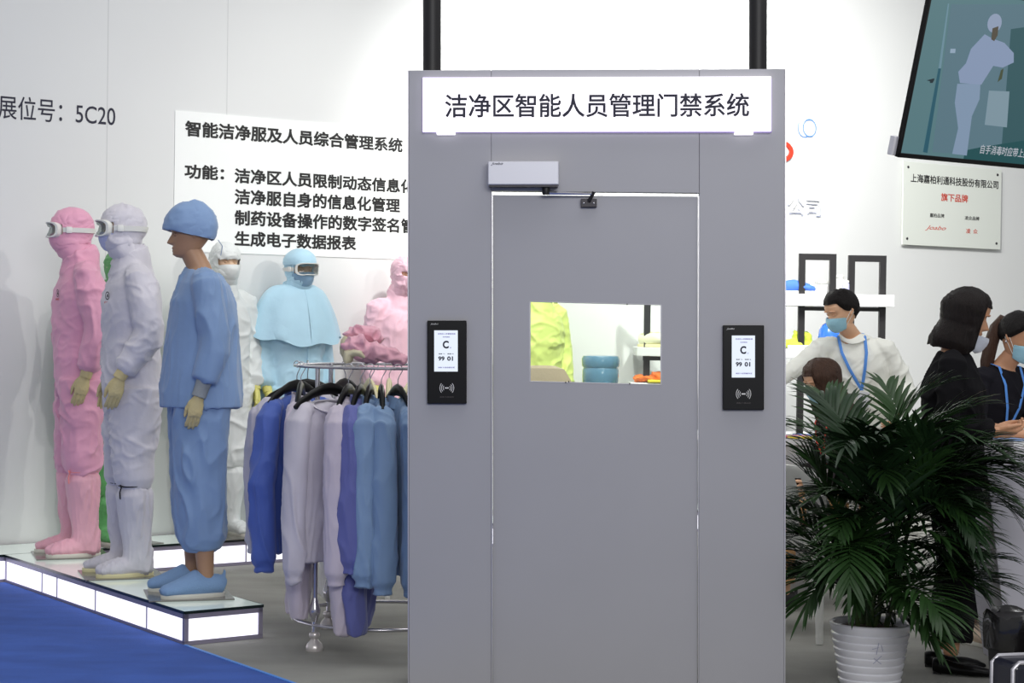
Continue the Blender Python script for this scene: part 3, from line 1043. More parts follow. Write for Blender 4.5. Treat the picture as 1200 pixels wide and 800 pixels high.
def figure(name, loc, rz, label, k, group='mannequins in cleanroom clothing'):
    return empty(name, loc, rz, label, 'mannequin', group)
ZT = PH + .001
def fw_px(u, p, z=1.2):
    return fw(wsolve(u, p, z), p, ZT)
M['pink'] = fabric('pink_fabric', (232, 166, 192), .6, .35, 16)
M['pink2'] = fabric('light_pink_fabric', (244, 198, 212), .6, .3, 16)
M['pinkboot'] = fabric('pink_boot_fabric', (238, 178, 194), .6, .4, 20)
M['whitesuit'] = fabric('lilac_white_fabric', (212, 208, 216), .55, .35, 16)
M['whitesuit2'] = fabric('plain_white_fabric', (232, 236, 234), .6, .3, 16)
M['bluescrub'] = fabric('mid_blue_fabric', (128, 156, 196), .7, .3, 12)
M['lightblue'] = fabric('light_blue_fabric', (188, 226, 244), .6, .3, 14)
M['greensuit'] = fabric('green_fabric', (96, 172, 100), .6, .35, 14)
M['yellowsuit'] = fabric('lime_yellow_fabric', (222, 238, 132), .6, .3, 14)
M['sole_w'] = mat('white_sole', (226, 224, 212), .5)
M['sole_c'] = mat('cream_sole', (232, 224, 176), .5)
M['piping'] = mat('coral_piping', (244, 150, 150), .6)
DOLL = [M['doll2'], M['eye'], M['hair']]
DOLLB = [M['doll'], M['eye'], M['hair']]
def suit_panel(J, m, parent, k=1):
    # zip line down the chest
    z = MB()
    pts = [Vector((.012 * k, -(.148 if zz < 1.38 else .148 - (zz - 1.38) * .42) * k - .002, zz * k)) for zz in (.95, 1.05, 1.15, 1.22)]
    z.tube(pts, [(.006, .003)] * 7, 6, side=(1, 0, 0))
    z.build('zip_flap', m, parent)

def cleanroom_mannequin(loc, rz, label, k, suit, boots_m, sole, glove_m, arms, yaw=0, pitch=0, mask_m=None, gog=False, open_t=(.38, .62), tie=None, logo=True, seed=1, boot_top=.44, leg_end=.42, loose=1.0, open_q=62):
    o = figure('cleanroom_mannequin', loc, rz, label, k)
    J = stand_joints(k, *arms)
    HT = place_head(J, k, yaw, pitch)
    base_plate(o)
    make_body(J, k, HT, DOLL, o)
    coverall_mb(J, k, loose, leg_end).build('coverall', suit, o, remesh=.0085, relax=4, post=crumple(.016, (8, 8, 9), seed))
    hood(HT, suit, o, J, k, open_t, open_q, seed=seed)
    if mask_m:
        face_mask(HT, mask_m, o, k=k, off=.017)
    if gog:
        goggles(HT, o, M['white_plastic'], M['white_plastic'], k)
    gloves(J, glove_m, o, k, d=(0, -.28, -1))
    for i in (0, 1):
        boot(J, i, boots_m, sole, o, k, boot_top, tie)
    if logo:
        badge(J, o, M['dark_metal'], M['red_ink'], k)
    return o
armf = [(.168, -.004, 1.42), (.222, .045, 1.15), (.215, -.075, .945)]
armr = [(-p[0], p[1], p[2]) for p in armf]
# the row on the platform arm
pk = on(93, 650, ZT)
cleanroom_mannequin(pk, FAW - R(16), 'mannequin in pink hooded coverall, pink boots and clear goggles at far left', 1.10, M['pink'], M['pinkboot'], M['sole_w'], M['glove'],
                    [[(.168, 0, 1.42), (.222, .06, 1.15), (.225, .0, .93)], [(-.168, 0, 1.42), (-.215, .04, 1.14), (-.2, -.02, .90)]], 0, 0, M['pink'], True, tie=M['piping'], seed=3)
wt = on(153, 673, ZT)
cleanroom_mannequin(wt, FAW - R(16), 'mannequin in semi-sheer white hooded coverall with goggles, between pink and blue ones', 1.085, M['whitesuit'], M['whitesuit'], M['sole_c'], M['glove'],
                    [[(.168, 0, 1.42), (.225, .05, 1.155), (.225, -.085, .96)], armr], 0, 0, fabric('lilac_mask', (190, 194, 226), .7, .2, 20), True, tie=M['dark_metal'], seed=8)
# blue scrubs
bl = on(233, 697, ZT)
k = 1.055
o = figure('scrubs_mannequin', bl, FAW - R(20), 'mannequin in blue scrubs and cap with bare ankles and blue slip-on shoes', k)
al = [(.168, .0, 1.42), (.215, .045, 1.15), (.222, -.03, .925)]
J = stand_joints(k, al, [(-p[0], p[1], p[2]) for p in al])
HT = place_head(J, k, 0, R(3))
base_plate(o)
make_body(J, k, HT, DOLLB, o, [])
tu = MB()
V = Vector
tu.tube([V((0, 0, z)) * k + V((0, y, 0)) for z, y in ((.86, 0), (.92, 0), (1.08, 0), (1.22, 0), (1.34, 0), (1.42, .004), (1.455, .008), (1.475, .012))],
        [(a * k, b * k) for a, b in ((.208, .188), (.207, .186), (.196, .172), (.19, .16), (.192, .146), (.182, .118), (.14, .098), (.098, .088))], 30, side=(1, 0, 0))
for a in J['arms']:
    q = bend(a)
    ins = V((q[0].x * .42, q[0].y, q[0].z + .026 * k))
    tu.tube([ins, lerp(ins, q[0], .6) + V((0, 0, .004))] + q[:-1] + [lerp(q[-2], q[-1], .42), lerp(q[-2], q[-1], .5)], [.045 * k, .064 * k, .074 * k, .074 * k, .07 * k, .072 * k, .066 * k, .06 * k, .04 * k], 16)
tu.build('tunic', M['bluescrub'], o, remesh=.0085, relax=4, post=crumple(.013, (11, 11, 3.0), 4))
tr = MB()
for s in (1, -1):
    tr.tube([V((s * .085, 0, .98)) * k, V((s * .088, 0, .85)) * k, V((s * .092, -.01, .6)) * k, V((s * .094, -.004, .38)) * k, V((s * .097, .004, .27)) * k, V((s * .098, .006, .225)) * k, V((s * .098, .006, .21)) * k],
            [(.098 * k, .135 * k), (.106 * k, .134 * k), (.104 * k, .124 * k), (.1 * k, .116 * k), (.092 * k, .106 * k), (.076 * k, .084 * k), (.05 * k, .05 * k)], 20, side=(1, 0, 0))
tr.build('trousers', M['bluescrub'], o, remesh=.0085, relax=3, post=crumple(.016, (9, 9, 4), 9))
# cap: peaked front, tied behind
cg = []
for i in range(19):
    t = .46 + .54 * i / 18
    row = []
    for j in range(49):
        q = -math.pi + 2 * math.pi * j / 48
        low = 1 - i / 18
        tt = t + (.16 * max(0, math.cos(q)) - .10 * max(0, -math.cos(q))) * low
        p = head_pt(min(1, tt), q, .020 + .016 * low * max(0, math.cos(q)) + .010 * max(0, -math.cos(q)), False)
        p.z += .022 * (i / 18) ** 2
        row.append(HT @ p)
    cg.append(row)
cap = MB().sheet(cg).build('cap', M['bluescrub'], o, solid=.003, post=crumple(.006, (16, 16, 16), 2), angle=80)
kn = HT @ V((.02, .135, HH * .36))
MB().tube([kn, kn + V((.012, .02, -.03)), kn + V((.016, .012, -.075))], (.006, .002), 6).build('cap_tie', M['bluescrub'], cap)
gm = M['glove']
for i in (0, 1):
    a = J['arms'][i]
    ax = (V(a[2]) - V(a[1])).normalized()
    w = V(a[2])
    h = arm_hand(J, i, True, k=k * .95, d=(0, -.22, -1))
    h.build('glove', gm, o, post=crumple(.002, (60, 60, 60), i))
    MB().tube([w + ax * .01, w - ax * .04, w - ax * .10, w - ax * .125], [.034, .036, .041, .038], 18).build('knit_cuff', mat('grey_knit', (150, 156, 160), .9, bump=.4, bscale=200), o, post=crumple(.002, (70, 70, 12), 1))
def slip_on(J, i, parent, k, up_m, sole_m):
    s = 1 if i == 0 else -1
    an = V(J['legs'][i][2])
    b0 = V((an.x, an.y, 0))
    ax = V((s * .14, -1, 0)).normalized()
    sd = ax.cross(V((0, 0, 1)))
    mb = MB()
    Z = lambda z: V((0, 0, z * k))
    mb.tube([b0 - ax * .085 * k + Z(.05), b0 - ax * .055 * k + Z(.062), b0 - ax * .0 * k + Z(.064), b0 + ax * .05 * k + Z(.070), b0 + ax * .09 * k + Z(.060), b0 + ax * .15 * k + Z(.046), b0 + ax * .19 * k + Z(.040), b0 + ax * .208 * k + Z(.036)],
            [(.028 * k, .036 * k), (.038 * k, .046 * k), (.043 * k, .050 * k), (.046 * k, .062 * k), (.049 * k, .048 * k), (.050 * k, .034 * k), (.042 * k, .026 * k), (.024 * k, .014 * k)], 18, side=sd)
    mb.tube([b0 - ax * .078 * k + Z(.07), b0 - ax * .086 * k + Z(.125)], [(.020 * k, .010 * k), (.010 * k, .006 * k)], 10, side=sd)
    o2 = mb.build('slip_on_shoe', up_m, parent, remesh=.006, relax=2)
    F = frame(b0, sd, ax)
    poly = [((.044 + .008 * math.sin(q)) * math.cos(q) * k, (.058 + .148 * math.sin(q)) * k) for q in (2 * math.pi * j / 28 for j in range(28))]
    so = MB().prism(poly, .026 * k, F if F.to_3x3().col[2].z > 0 else frame(b0, -sd, ax))
    so.build('sole', sole_m, o2, bevel=.004)
for i in (0, 1):
    slip_on(J, i, o, k, mat('blue_canvas', (132, 164, 204), .8, bump=.3, bscale=200), M['sole_w'])
# the row along the wall
PB = 2.555
gx = fw(wsolve(134, PB), PB, ZT)
cleanroom_mannequin(gx, FAP + R(12), 'mannequin in bright green coverall mostly hidden behind the white one', .985, M['greensuit'], M['greensuit'], M['sole_w'], M['glove_y'], [None, None], logo=False, mask_m=M['greensuit'], seed=5, boot_top=.3, leg_end=.3)
ws = fw(wsolve(258, PB), PB, ZT)
cleanroom_mannequin(ws, FAP, 'mannequin in plain white coverall with yellow gloves, half hidden behind the blue scrubs', 1.02, M['whitesuit2'], M['whitesuit2'], M['sole_w'], M['glove_y'], [None, None], logo=False, mask_m=M['whitesuit2'], open_t=(.40, .58), seed=6)
pk2 = fw(wsolve(468, PB), PB, ZT)
cleanroom_mannequin(pk2, FAP, 'mannequin in light pink hooded coverall cut off by the gate edge', .995, M['pink2'], M['pink2'], M['sole_w'], M['glove_y'], [None, None], logo=False, mask_m=M['pink2'], open_t=(.42, .57), seed=11, open_q=50)
ye = fw(wsolve(629, PB), PB, ZT)
cleanroom_mannequin(ye, FAP + R(-10), 'mannequin in lime yellow coverall seen through the gate window', .995, M['yellowsuit'], M['yellowsuit'], M['sole_w'], M['glove_y'], [None, None], logo=False, mask_m=M['yellowsuit'], seed=12, loose=1.02)
# light blue with cape
cb = fw(wsolve(345, PB), PB, ZT)
k = 1.0
o = figure('cape_mannequin', cb, FAP, 'mannequin in light blue coverall with shoulder cape, cap, mask and goggles', k)
J = stand_joints(k)
HT = place_head(J, k, R(6), 0)
base_plate(o)
make_body(J, k, HT, DOLL, o)
coverall_mb(J, k, 1.06, .3).build('coverall', M['lightblue'], o, remesh=.0085, relax=4, post=crumple(.015, (8, 8, 7), 21))
suit_panel(J, M['lightblue'], o, 1.06)
gr = []
for i in range(15):
    a = i / 14
    row = []
    for j in range(61):
        q = 2 * math.pi * j / 60
        rx = .080 + (.312 - .080) * a ** .62
        ry = .084 + (.222 - .084) * a ** .75
        z = 1.555 - .05 * a - .275 * a ** 2.0 - .055 * a * max(0, math.cos(q)) ** 2 + .012 * a * math.sin(7 * q) + .03 * a * abs(math.sin(q)) ** 4 * 0
        f = 1 + .035 * a * math.sin(9 * q + 1)
        row.append(V((rx * f * math.sin(q), -ry * f * math.cos(q) + .005, z)))
    gr.append(row)
MB().sheet(gr).build('cape', M['lightblue'], o, solid=.003, post=crumple(.006, (14, 14, 6), 4), angle=80)
hood(HT, M['lightblue'], o, J, k, (.2, .60), 66, neck=True, seed=22, off=.009)
cg = [[HT @ (head_pt(.60 + .4 * i / 14, -math.pi + 2 * math.pi * j / 48, .017 + .008 * g(i / 14 - .35, .4), False) + V((0, 0, .008))) for j in range(49)] for i in range(15)]
MB().sheet(cg).build('cap', M['lightblue'], o, solid=.003, post=crumple(.004, (18, 18, 18), 3), angle=80)
face_mask(HT, fabric('grey_blue_mask', (142, 176, 204), .8, .2, 30), o, k=k, off=.016)
goggles(HT, o, M['white_plastic'], M['white_plastic'], k)
gloves(J, M['glove_y'], o, k)
for i in (0, 1):
    boot(J, i, M['lightblue'], M['sole_w'], o, k, .32)
# ------------------------------------------------------------------ round garment rack
RC = Vector((at(452, 500, 8.5).x, 8.5, 0))
RR, RZ = .42, 1.28
rack = empty('garment_rack', RC, 0, 'round chrome garment rack full of hanging cleanroom clothes left of gate', 'clothes rack')
def ringtube(mb, r, z, rad, n=48, a0=0, a1=360):
    full = a1 - a0 >= 360
    pts = [Vector((r * math.cos(R(a0) + R(a1 - a0) * i / n), r * math.sin(R(a0) + R(a1 - a0) * i / n), z)) for i in range(n if full else n + 1)]
    return mb.tube(pts, rad, 10, side=(0, 0, 1), loop=full)
ringtube(MB(), RR, RZ, (.0075, .013)).build('top_ring', M['chrome'], rack)
ringtube(MB(), RR, .115, .009, 48, 194, 194 + 346).build('base_ring', M['chrome'], rack)
e = MB()
for a in (194, 194 + 346):
    e.ball((RR * math.cos(R(a)), RR * math.sin(R(a)), .115), .014, 12, 8)
    e.build('end_cap', M['white_plastic'], rack)
    e = MB()
ang = [226, 134, 314, 46]
for a in ang:
    x, y = (RR - .004) * math.cos(R(a)), (RR - .004) * math.sin(R(a))
    p = MB().tube([(x, y, .05), (x, y, RZ)], .011, 14).build('upright', M['chrome'], rack)
    MB().lathe([(.011, .13), (.024, .165), (.028, .18), (.024, .195), (.011, .24)], (x, y, 0), 20).build('turned_collar', M['chrome'], p)
    MB().lathe([(.012, .085), (.022, .08), (.026, .07), (.022, .058), (.016, .052), (.022, .044), (.034, .03), (.040, .014), (.038, 0)], (x, y, 0), 22).build('foot', mat('chrome_foot', (214, 208, 206), .3, .5), p)
M['hanger'] = M['black']
M['cl_lilac'] = fabric('lilac_grey_cloth', (200, 195, 206), .7, .3, 10)
M['cl_lilac2'] = fabric('pale_lilac_cloth', (200, 190, 204), .7, .3, 10)
M['cl_royal'] = fabric('royal_blue_cloth', (72, 98, 176), .7, .3, 10)
M['cl_indigo'] = fabric('indigo_cloth', (96, 102, 166), .7, .3, 10)
M['cl_steel'] = fabric('steel_blue_cloth', (126, 154, 190), .7, .3, 10)
M['cl_navy'] = fabric('navy_cloth', (40, 48, 112), .7, .3, 10)
M['cl_white'] = fabric('off_white_cloth', (216, 214, 212), .7, .3, 10)
def hanger(loc, rz, label, m, grp):
    # origin: centre of the rail; width along local x
    o = empty('clothes_hanger', loc, rz, label, 'hanger', grp)
    hk = MB()
    pts = [Vector((0, .019 * math.cos(a), .019 * math.sin(a))) for a in (R(-25) + R(205) * i / 12 for i in range(13))]
    pts += [Vector((0, -.019, -.012)), Vector((0, -.006, -.035)), Vector((0, 0, -.05)), Vector((0, 0, -.098))]
    hk.tube(pts, .0022, 7)
    hk.build('hook', M['chrome'], o)
    b = MB()
    cv = [(-.205, -.178), (-.17, -.150), (-.11, -.120), (-.05, -.100), (0, -.094), (.05, -.100), (.11, -.120), (.17, -.150), (.205, -.178)]
    b.tube([(x, 0, z) for x, z in cv], [(.010, .014), (.012, .016), (.013, .018), (.014, .024), (.014, .028), (.014, .024), (.013, .018), (.012, .016), (.010, .014)], 10, side=(0, 1, 0))
    b.build('shoulder_bar', m, o)
    return o
def garment(name, loc, rz, m, label, cat, length=.80, sleeve=.86, legs=0, collar=.02, seed=1, width=.205, flare=.04, mao=True, front=-1, swing=0, coat=0, open_neck=False, out=0, thin=.8, xs=1.0):
    dz = -.022
    SX = Matrix.Scale(xs, 4, (1, 0, 0))
    o = empty(name, loc, rz, label, cat, 'clothes hanging on the round rack')
    mb = MB()
    L = length
    mb.tube([(0, 0, -.112), (0, 0, -.128), (0, 0, -.160), (0, 0, -.21), (0, 0, -.34), (0, 0, -.6 * L), (0, 0, -L), (0, 0, -L - .004)],
            [(a, b * thin) for a, b in ((.060, .030), (.115, .036), (.185, .044), (width, .052), (width + .002, .060), (width + flare * .5, .066), (width + flare, .07), (width + flare - .01, .06))], 26, side=(1, 0, 0), T=SX @ Matrix.Translation((0, 0, dz - (.02 if open_neck else 0))))
    if legs:
        for s in (-1, 1):
            mb.tube([(s * .10, 0, -L + .06), (s * .105, 0, -(L + legs) / 2 - .0), (s * .10, .01 * s, -legs + .05), (s * .10, .01 * s, -legs)], [(.108, .062), (.092, .056), (.082, .05), (.07, .045)], 16, side=(1, 0, 0))
    if mb:
        body = mb.build('bodice', m, o, remesh=.0085, relax=3, post=crumple(.016, (13, 13, 2.2), seed))
    for s in (-1, 1):
        sl = MB()
        sw = swing * s
        sl.tube([(s * .13, 0, -.155), (s * .18, 0, -.17), (s * .215, -.004, -.22), (s * .235, -.008 + sw * .3, -.38), (s * (.243 + out), -.01 + sw * .7, -.52), (s * (.243 + out * .5), -.01 + sw * .7, -.60), (s * .24, -.012 + sw, -sleeve + .06), (s * .24, -.012 + sw, -sleeve + .025), (s * .24, -.012 + sw, -sleeve)],
                [(.03, .03), (.046, .05), (.060, .060), (.060, .060), (.060, .060), (.058, .060), (.054, .056), (.036, .040), (.042, .046)], 16, side=(1, 0, 0), T=SX @ Matrix.Translation((0, 0, dz)))
        sl.build('sleeve', m, o, remesh=.008, relax=2, post=crumple(.013, (15, 15, 3.2), seed + 7 + s))
    c = MB()
    n = 32
    if open_neck:
        c.tube([(.105 * math.cos(q), .040 * math.sin(q) - .004, -.150 - .052 * max(0, -math.sin(q)) - .012 * abs(math.cos(q)) ** 3) for q in (2 * math.pi * j / n for j in range(n))], (.004, .011), 8, side=(0, 0, 1), loop=True)
        c.sheet([[Vector((.10 * math.cos(q), .036 * math.sin(q), z - .012 * abs(math.cos(q)) ** 3)) for q in (math.pi * j / 14 for j in range(15))] for z in (-.15, -.215)])
        c.build('neckband', m, o, post=crumple(.003, (25, 25, 25), seed))
        return o
    rs = []
    for z, rx, ry in ((-.150, .088, .046), (-.118, .076, .044), (-.096, .070, .044), (-.098, .064, .036), (-.13, .062, .034)):
        rs.append([Vector((rx * math.cos(q), ry * math.sin(q), z + dz - .030 * max(0, -math.sin(q)) - .02 * abs(math.cos(q)) ** 4)) for q in (2 * math.pi * j / n for j in range(n))])
    c.rings(rs, (False, False))
    c.build('collar', m, o, post=crumple(.008, (22, 22, 22), seed))
    return o
def on_ring(a, r=RR):
    return Vector((RC.x + r * math.cos(R(a)), RC.y + r * math.sin(R(a)), RZ + .0))
HG = 'hangers on the round rack'
hang = [
    # ring angle, heading of the outer shoulder, kind, material, label, hanger label, options
    (157, 199, 'jacket', 'cl_lilac', 'lilac-grey jacket whose sleeve hangs leftmost on the round rack', 'black hanger inside leftmost lilac-grey jacket', dict(seed=31, sleeve=.87, length=.80)),
    (178, 239, 'jacket', 'cl_royal', 'royal blue jacket between two lilac-grey ones on the rack', 'black hanger holding the royal blue jacket', dict(seed=32, sleeve=.92, length=.84, width=.20, out=.03)),
    (206, 272, 'coverall', 'cl_lilac2', 'long pale lilac coverall just right of the royal blue jacket', 'black hanger between the royal blue jacket and the wide lilac-grey top', dict(seed=33, legs=1.14, length=.80, sleeve=.84)),
    (237, 229, 'top', 'cl_lilac', 'wide lilac-grey top with open neckline facing out at front of the round rack', 'broad black hanger showing in the open neckline of the lilac-grey top', dict(seed=34, length=.82, sleeve=.92, width=.20, open_neck=True, xs=.88)),
    (250.5, 262, 'coverall', 'cl_lilac2', 'long pale lilac coverall right beside the indigo garment', 'black hanger in the pale lilac coverall beside indigo garment', dict(seed=35, legs=1.17, length=.80, sleeve=.92)),
    (258, 265, 'coverall', 'cl_indigo', 'long indigo coverall between pale lilac and steel blue clothes', 'black hanger in the long indigo coverall', dict(seed=36, legs=1.17, length=.82, sleeve=.86)),
    (264, 269, 'jacket', 'cl_steel', 'steel blue jacket nearest the indigo coverall', 'black hanger in the steel blue jacket nearest the indigo one', dict(seed=37, length=.86, sleeve=.92)),
    (271, 276, 'jacket', 'cl_steel', 'steel blue jacket between two others of its colour', 'black hanger in middle steel blue jacket', dict(seed=38, length=.86, sleeve=.95)),
    (281, 290, 'jacket', 'cl_steel', 'steel blue jacket cut off by the left edge of the gate', 'black hanger beside the gate with its bare bar showing', dict(seed=39, length=.88, sleeve=.96)),
    (58, 58, 'jacket', 'cl_navy', 'dark navy jacket on the far side of the round rack', 'black hanger holding dark navy jacket at rack back', dict(seed=40, length=.84, sleeve=.86)),
    (122, 122, 'coat', 'cl_white', 'long off-white lab coat on the far side of the rack', 'black hanger carrying long off-white lab coat', dict(seed=41, length=1.13, sleeve=.84, flare=.07)),
]
for a, d, kind, m, lab, hlab, op in hang:
    rz = R(d - 180)
    hanger(on_ring(a), rz, hlab, M['hanger'], HG)
    garment({'jacket': 'cleanroom_jacket', 'top': 'scrub_shirt', 'coverall': 'hanging_coverall', 'coat': 'lab_coat'}[kind], on_ring(a), rz, M[m], lab, {'jacket': 'jacket', 'top': 'shirt', 'coverall': 'coverall', 'coat': 'coat'}[kind], **op)
for a, lab in ((76, 'empty cream hanger at the back of the rack near the gate'), (92, 'empty cream hanger at the back of the rack in the middle'), (105, 'empty cream hanger at back of rack next to the off-white coat')):
    hanger(on_ring(a), R(a), lab, mat('cream_plastic', (226, 216, 176), .5), HG)
# pink fabric boots lying on the rack top
def lying_boot(loc, pts, rads, sole_pts, label, seed):
    o = empty('fabric_boot', loc, 0, label, 'boot', 'pink boots lying on the rack')
    MB().tube(pts, rads, 18, side=(0, 1, 0)).build('shaft', M['pinkboot'], o, remesh=.007, relax=2, post=crumple(.020, (20, 20, 20), seed))
    s = MB().tube(sole_pts, ([(.046, .014), (.05, .024), (.048, .026), (.046, .026), (.044, .022)] + [(.036, .012)])[:len(sole_pts)], 16, side=(0, 1, 0))
    s.build('sole', mat('beige_sole', (214, 206, 174), .6), o, bevel=.002)
    return o
b0 = at(420, 428, 8.22)
b0 = Vector((b0.x, b0.y, RZ + .014))
V = Vector
lying_boot(b0, [(.045, 0, .085), (0, 0, .105), (-.03, .0, .085), (.0, .01, .06), (.10, .0, .055), (.17, -.005, .035), (.225, -.01, .022)], [.02, .036, .038, .044, .042, .036, .018],
           [(-.050, 0, .004), (-.048, 0, .02), (-.045, 0, .045), (-.02, 0, .055), (.01, 0, .05), (.03, 0, .03)], 'pink fabric boot with beige sole lying on the rack top, nearer one', 51)
b1 = b0 + Vector((-.02, .10, .0))
lying_boot(b1, [(.12, 0, .10), (.06, 0, .135), (.0, 0, .145), (-.035, 0, .13), (-.01, 0, .10)], [.022, .036, .040, .036, .02],
           [(-.045, 0, .025), (-.05, 0, .05), (-.05, 0, .075), (-.045, 0, .10), (-.035, 0, .12)], 'crumpled pink fabric boot lying on the rack top, behind the other', 52)
# small white table behind the rack
tb = empty('side_table', at(442, 640, 9.85) * 1, 0, 'small white side table with thin legs behind the garment rack', 'table')
tb.location.z = 0
MB().box((0, .12, .50), (.36, .46, .024)).build('tabletop', M['white_plastic'], tb, smooth=False, bevel=.004)
for sx in (-1, 1):
    for sy in (-.09, .33):
        MB().tube([(sx * .065 + (sx * .06 if sy > 0 else 0), sy, 0), (sx * .065 + (sx * .06 if sy > 0 else 0), sy, .49)], .014, 10).build('leg', M['white_plastic'], tb)
# ------------------------------------------------------------------ hanging screen
TN = Vector((.5793, -.8151, 0))
th = R(14)
tvu = Vector((0, 0, 1)) * math.cos(th) + TN * math.sin(th)
tv0 = at(1051.5, 184, 8.6)
tv = empty('hanging_screen', tv0, 0, 'large black-framed flat screen hanging tilted at the upper right, showing a white-suited figure', 'television')
FT = frame(tv0, WX, tvu)
tv.rotation_euler = FT.to_euler()
TI = FT.inverted()
TNN = FT.to_3x3().col[2]
def tq(u, v):
    q = TI @ hit(u, v, tv0, TNN)
    return (q.x, q.y)
TW, THH = 1.44, .825
MB().box((TW / 2, THH / 2, -.012), (TW, THH, .02)).build('housing', M['black'], tv, smooth=False, bevel=.004)
bz = MB()
for b in ((TW / 2, .011, TW, .022), (TW / 2, THH - .008, TW, .016), (.006, THH / 2, .012, THH), (TW - .006, THH / 2, .012, THH)):
    bz.box((b[0], b[1], .002), (b[2], b[3], .012))
bz.build('bezel', M['black'], tv, smooth=False, bevel=.002)
MB().box((-.012, .05, -.03), (.03, .09, .03)).build('mount_clip', M['closer'], tv, smooth=False, bevel=.003)
MB().tube([(TW / 2, THH * .5, -.05), (TW / 2, THH * .5 + .1, -.1), (TW / 2, THH + 1.0, -.36)], .03, 14).build('ceiling_mount', M['matt_black'], tv)
def pic(name, pts, c, z, e=1.0, px=True, parent=None):
    # the shown picture: flat glowing shapes on the screen glass
    p = [tq(*q) for q in pts] if px else pts
    p = [(min(max(x, .012), TW - .012), min(max(y, .022), THH - .016)) for x, y in p]
    m = mat('screen_' + name, (4, 4, 4), .3, emit=c, es=e)
    return flat(name, p, Matrix.Translation((0, 0, z)), .0004, m, parent or tv)
scn = pic('screen', rect(.012, .022, TW - .012, THH - .016), (84, 118, 124), .0022, px=False)
pic('picture_wall', [(1114, 5), (1200, 5), (1200, 185), (1092, 178)], (86, 114, 126), .003, parent=scn)
pic('picture_doorway', [(1184, 34), (1240, 26), (1236, 190), (1172, 186)], (48, 84, 90), .0036, parent=scn)
pic('picture_floor', [(1130, 176), (1150, 172), (1240, 158), (1236, 200), (1128, 188)], (26, 74, 78), .0040, parent=scn)
pic('picture_door_edge', [(1099, 80), (1102, 80), (1086, 179), (1081, 178)], (36, 84, 100), .0040, parent=scn)
pic('picture_door_edge', [(1110, 4), (1111.5, 4), (1102, 80), (1099, 80)], (104, 136, 150), .0040, parent=scn)
pic('picture_handle', [(1085, 94), (1094, 91.5), (1094, 93.5), (1092, 97), (1089, 97), (1089, 95)], (30, 44, 50), .0044, parent=scn)
pic('picture_switch', [(1113, 57), (1119, 57), (1118.5, 62), (1112.5, 62)], (140, 160, 180), .0044, parent=scn)
pic('figure_legs', [(1121, 98), (1148, 98), (1147, 116), (1138, 136), (1132, 182), (1115, 180), (1122, 150), (1118, 120)], (124, 144, 168), .0046, parent=scn)
pic('figure_bag', [(1158, 106), (1182, 107), (1179, 149), (1153, 146)], (122, 144, 156), .0048, parent=scn)
pic('figure_torso', [(1153, 40), (1162, 45), (1176, 50), (1187, 62), (1187, 73), (1174, 79), (1163, 77), (1149, 99), (1124, 97), (1122, 84), (1131, 74), (1137, 57)], (130, 146, 174), .0050, parent=scn)
hx, hy = tq(1164.5, 27)
pic('figure_hood', [(hx + .050 * math.cos(a), hy + .045 * math.sin(a)) for a in (2 * math.pi * i / 20 for i in range(20))], (138, 152, 176), .0054, px=False, parent=scn)
pic('figure_face', [(1162, 33), (1169, 30.5), (1168, 41), (1164, 48), (1160.5, 46)], (78, 72, 60), .0058, parent=scn)
pic('figure_arm_gap', [(1172, 82), (1175, 80), (1173, 92), (1168, 96)], (66, 74, 52), .0056, parent=scn)
q0, q1 = tq(1149, 170), tq(1215, 178)
sub = mat('screen_caption', (4, 4, 4), .3, emit=(200, 204, 214), es=.8)
text('screen_caption', '自手消毒时应带上拖门', Matrix.Identity(4), (q0[0], .055, q0[0] + .40, .100), sub, scn, .004, .0062)

# ------------------------------------------------------------------ shelf unit behind
SY = 13.0
SS = FPX / SY
sb = at(900, 345, SY)
sh = empty('shelf_unit', (sb.x, SY, 0), 0, 'white shelves with black square-tube frames by the back wall', 'shelf')
def sx(u): return at(u, 350, SY).x - sb.x
def sz(v, u=980): return at(u, v, SY).z
zu0, zu1 = sz(359), sz(345)
zl0, zl1 = sz(419, 930), sz(409, 930)
DEP = .34
MB().box(((sx(860) + sx(1045)) / 2, DEP / 2 - .06, (zu0 + zu1) / 2), (sx(1045) - sx(860), DEP + .08, zu1 - zu0)).build('upper_board', M['white_paint'], sh, smooth=False, bevel=.003)
MB().box(((sx(746) + sx(950)) / 2, DEP / 2 - .06, (zl0 + zl1) / 2), (sx(950) - sx(746), DEP + .08, zl1 - zl0)).build('lower_board', M['white_paint'], sh, smooth=False, bevel=.003)
MB().box(((sx(746) + sx(1040)) / 2, DEP / 2, .70), (sx(1040) - sx(746), DEP + .04, .05)).build('bottom_board', M['white_paint'], sh, smooth=False, bevel=.003)
tbw = .045
def bar(x, y, z0, z1, n='frame_post'):
    MB().box((x, y, (z0 + z1) / 2), (tbw, tbw, z1 - z0)).build(n, M['matt_black'], sh, smooth=False)
for ul, ur, vt, dwn in ((935.5, 979, 297, True), (993.5, 1037.5, 299, True), (755, 800, 330, True)):
    z1 = sz(vt, ul)
    xa, xb = sx(ul) + tbw / 2, sx(ur) - tbw / 2
    bar(xa, 0, 0, z1)
    bar(xb, 0, 0 if ur > 1000 or ur < 900 else zu0 - .02, z1)
    MB().box(((xa + xb) / 2, 0, z1 - tbw / 2), (xb - xa - tbw, tbw, tbw)).build('frame_rail', M['matt_black'], sh, smooth=False)
xa, xb = sx(936), sx(1037)
MB().box(((xa + xb) / 2, 0, zu0 - .018), (xb - xa, .03, .028)).build('frame_rail', M['matt_black'], sh, smooth=False)
xa, xb = sx(746), sx(800)
MB().box(((xa + xb) / 2 + .05, 0, zl0 - .018), (xb - xa, .03, .03)).build('frame_rail', M['matt_black'], sh, smooth=False)
def sat(u, v, dy=.05):
    p = at(u, v, SY + dy)
    return p
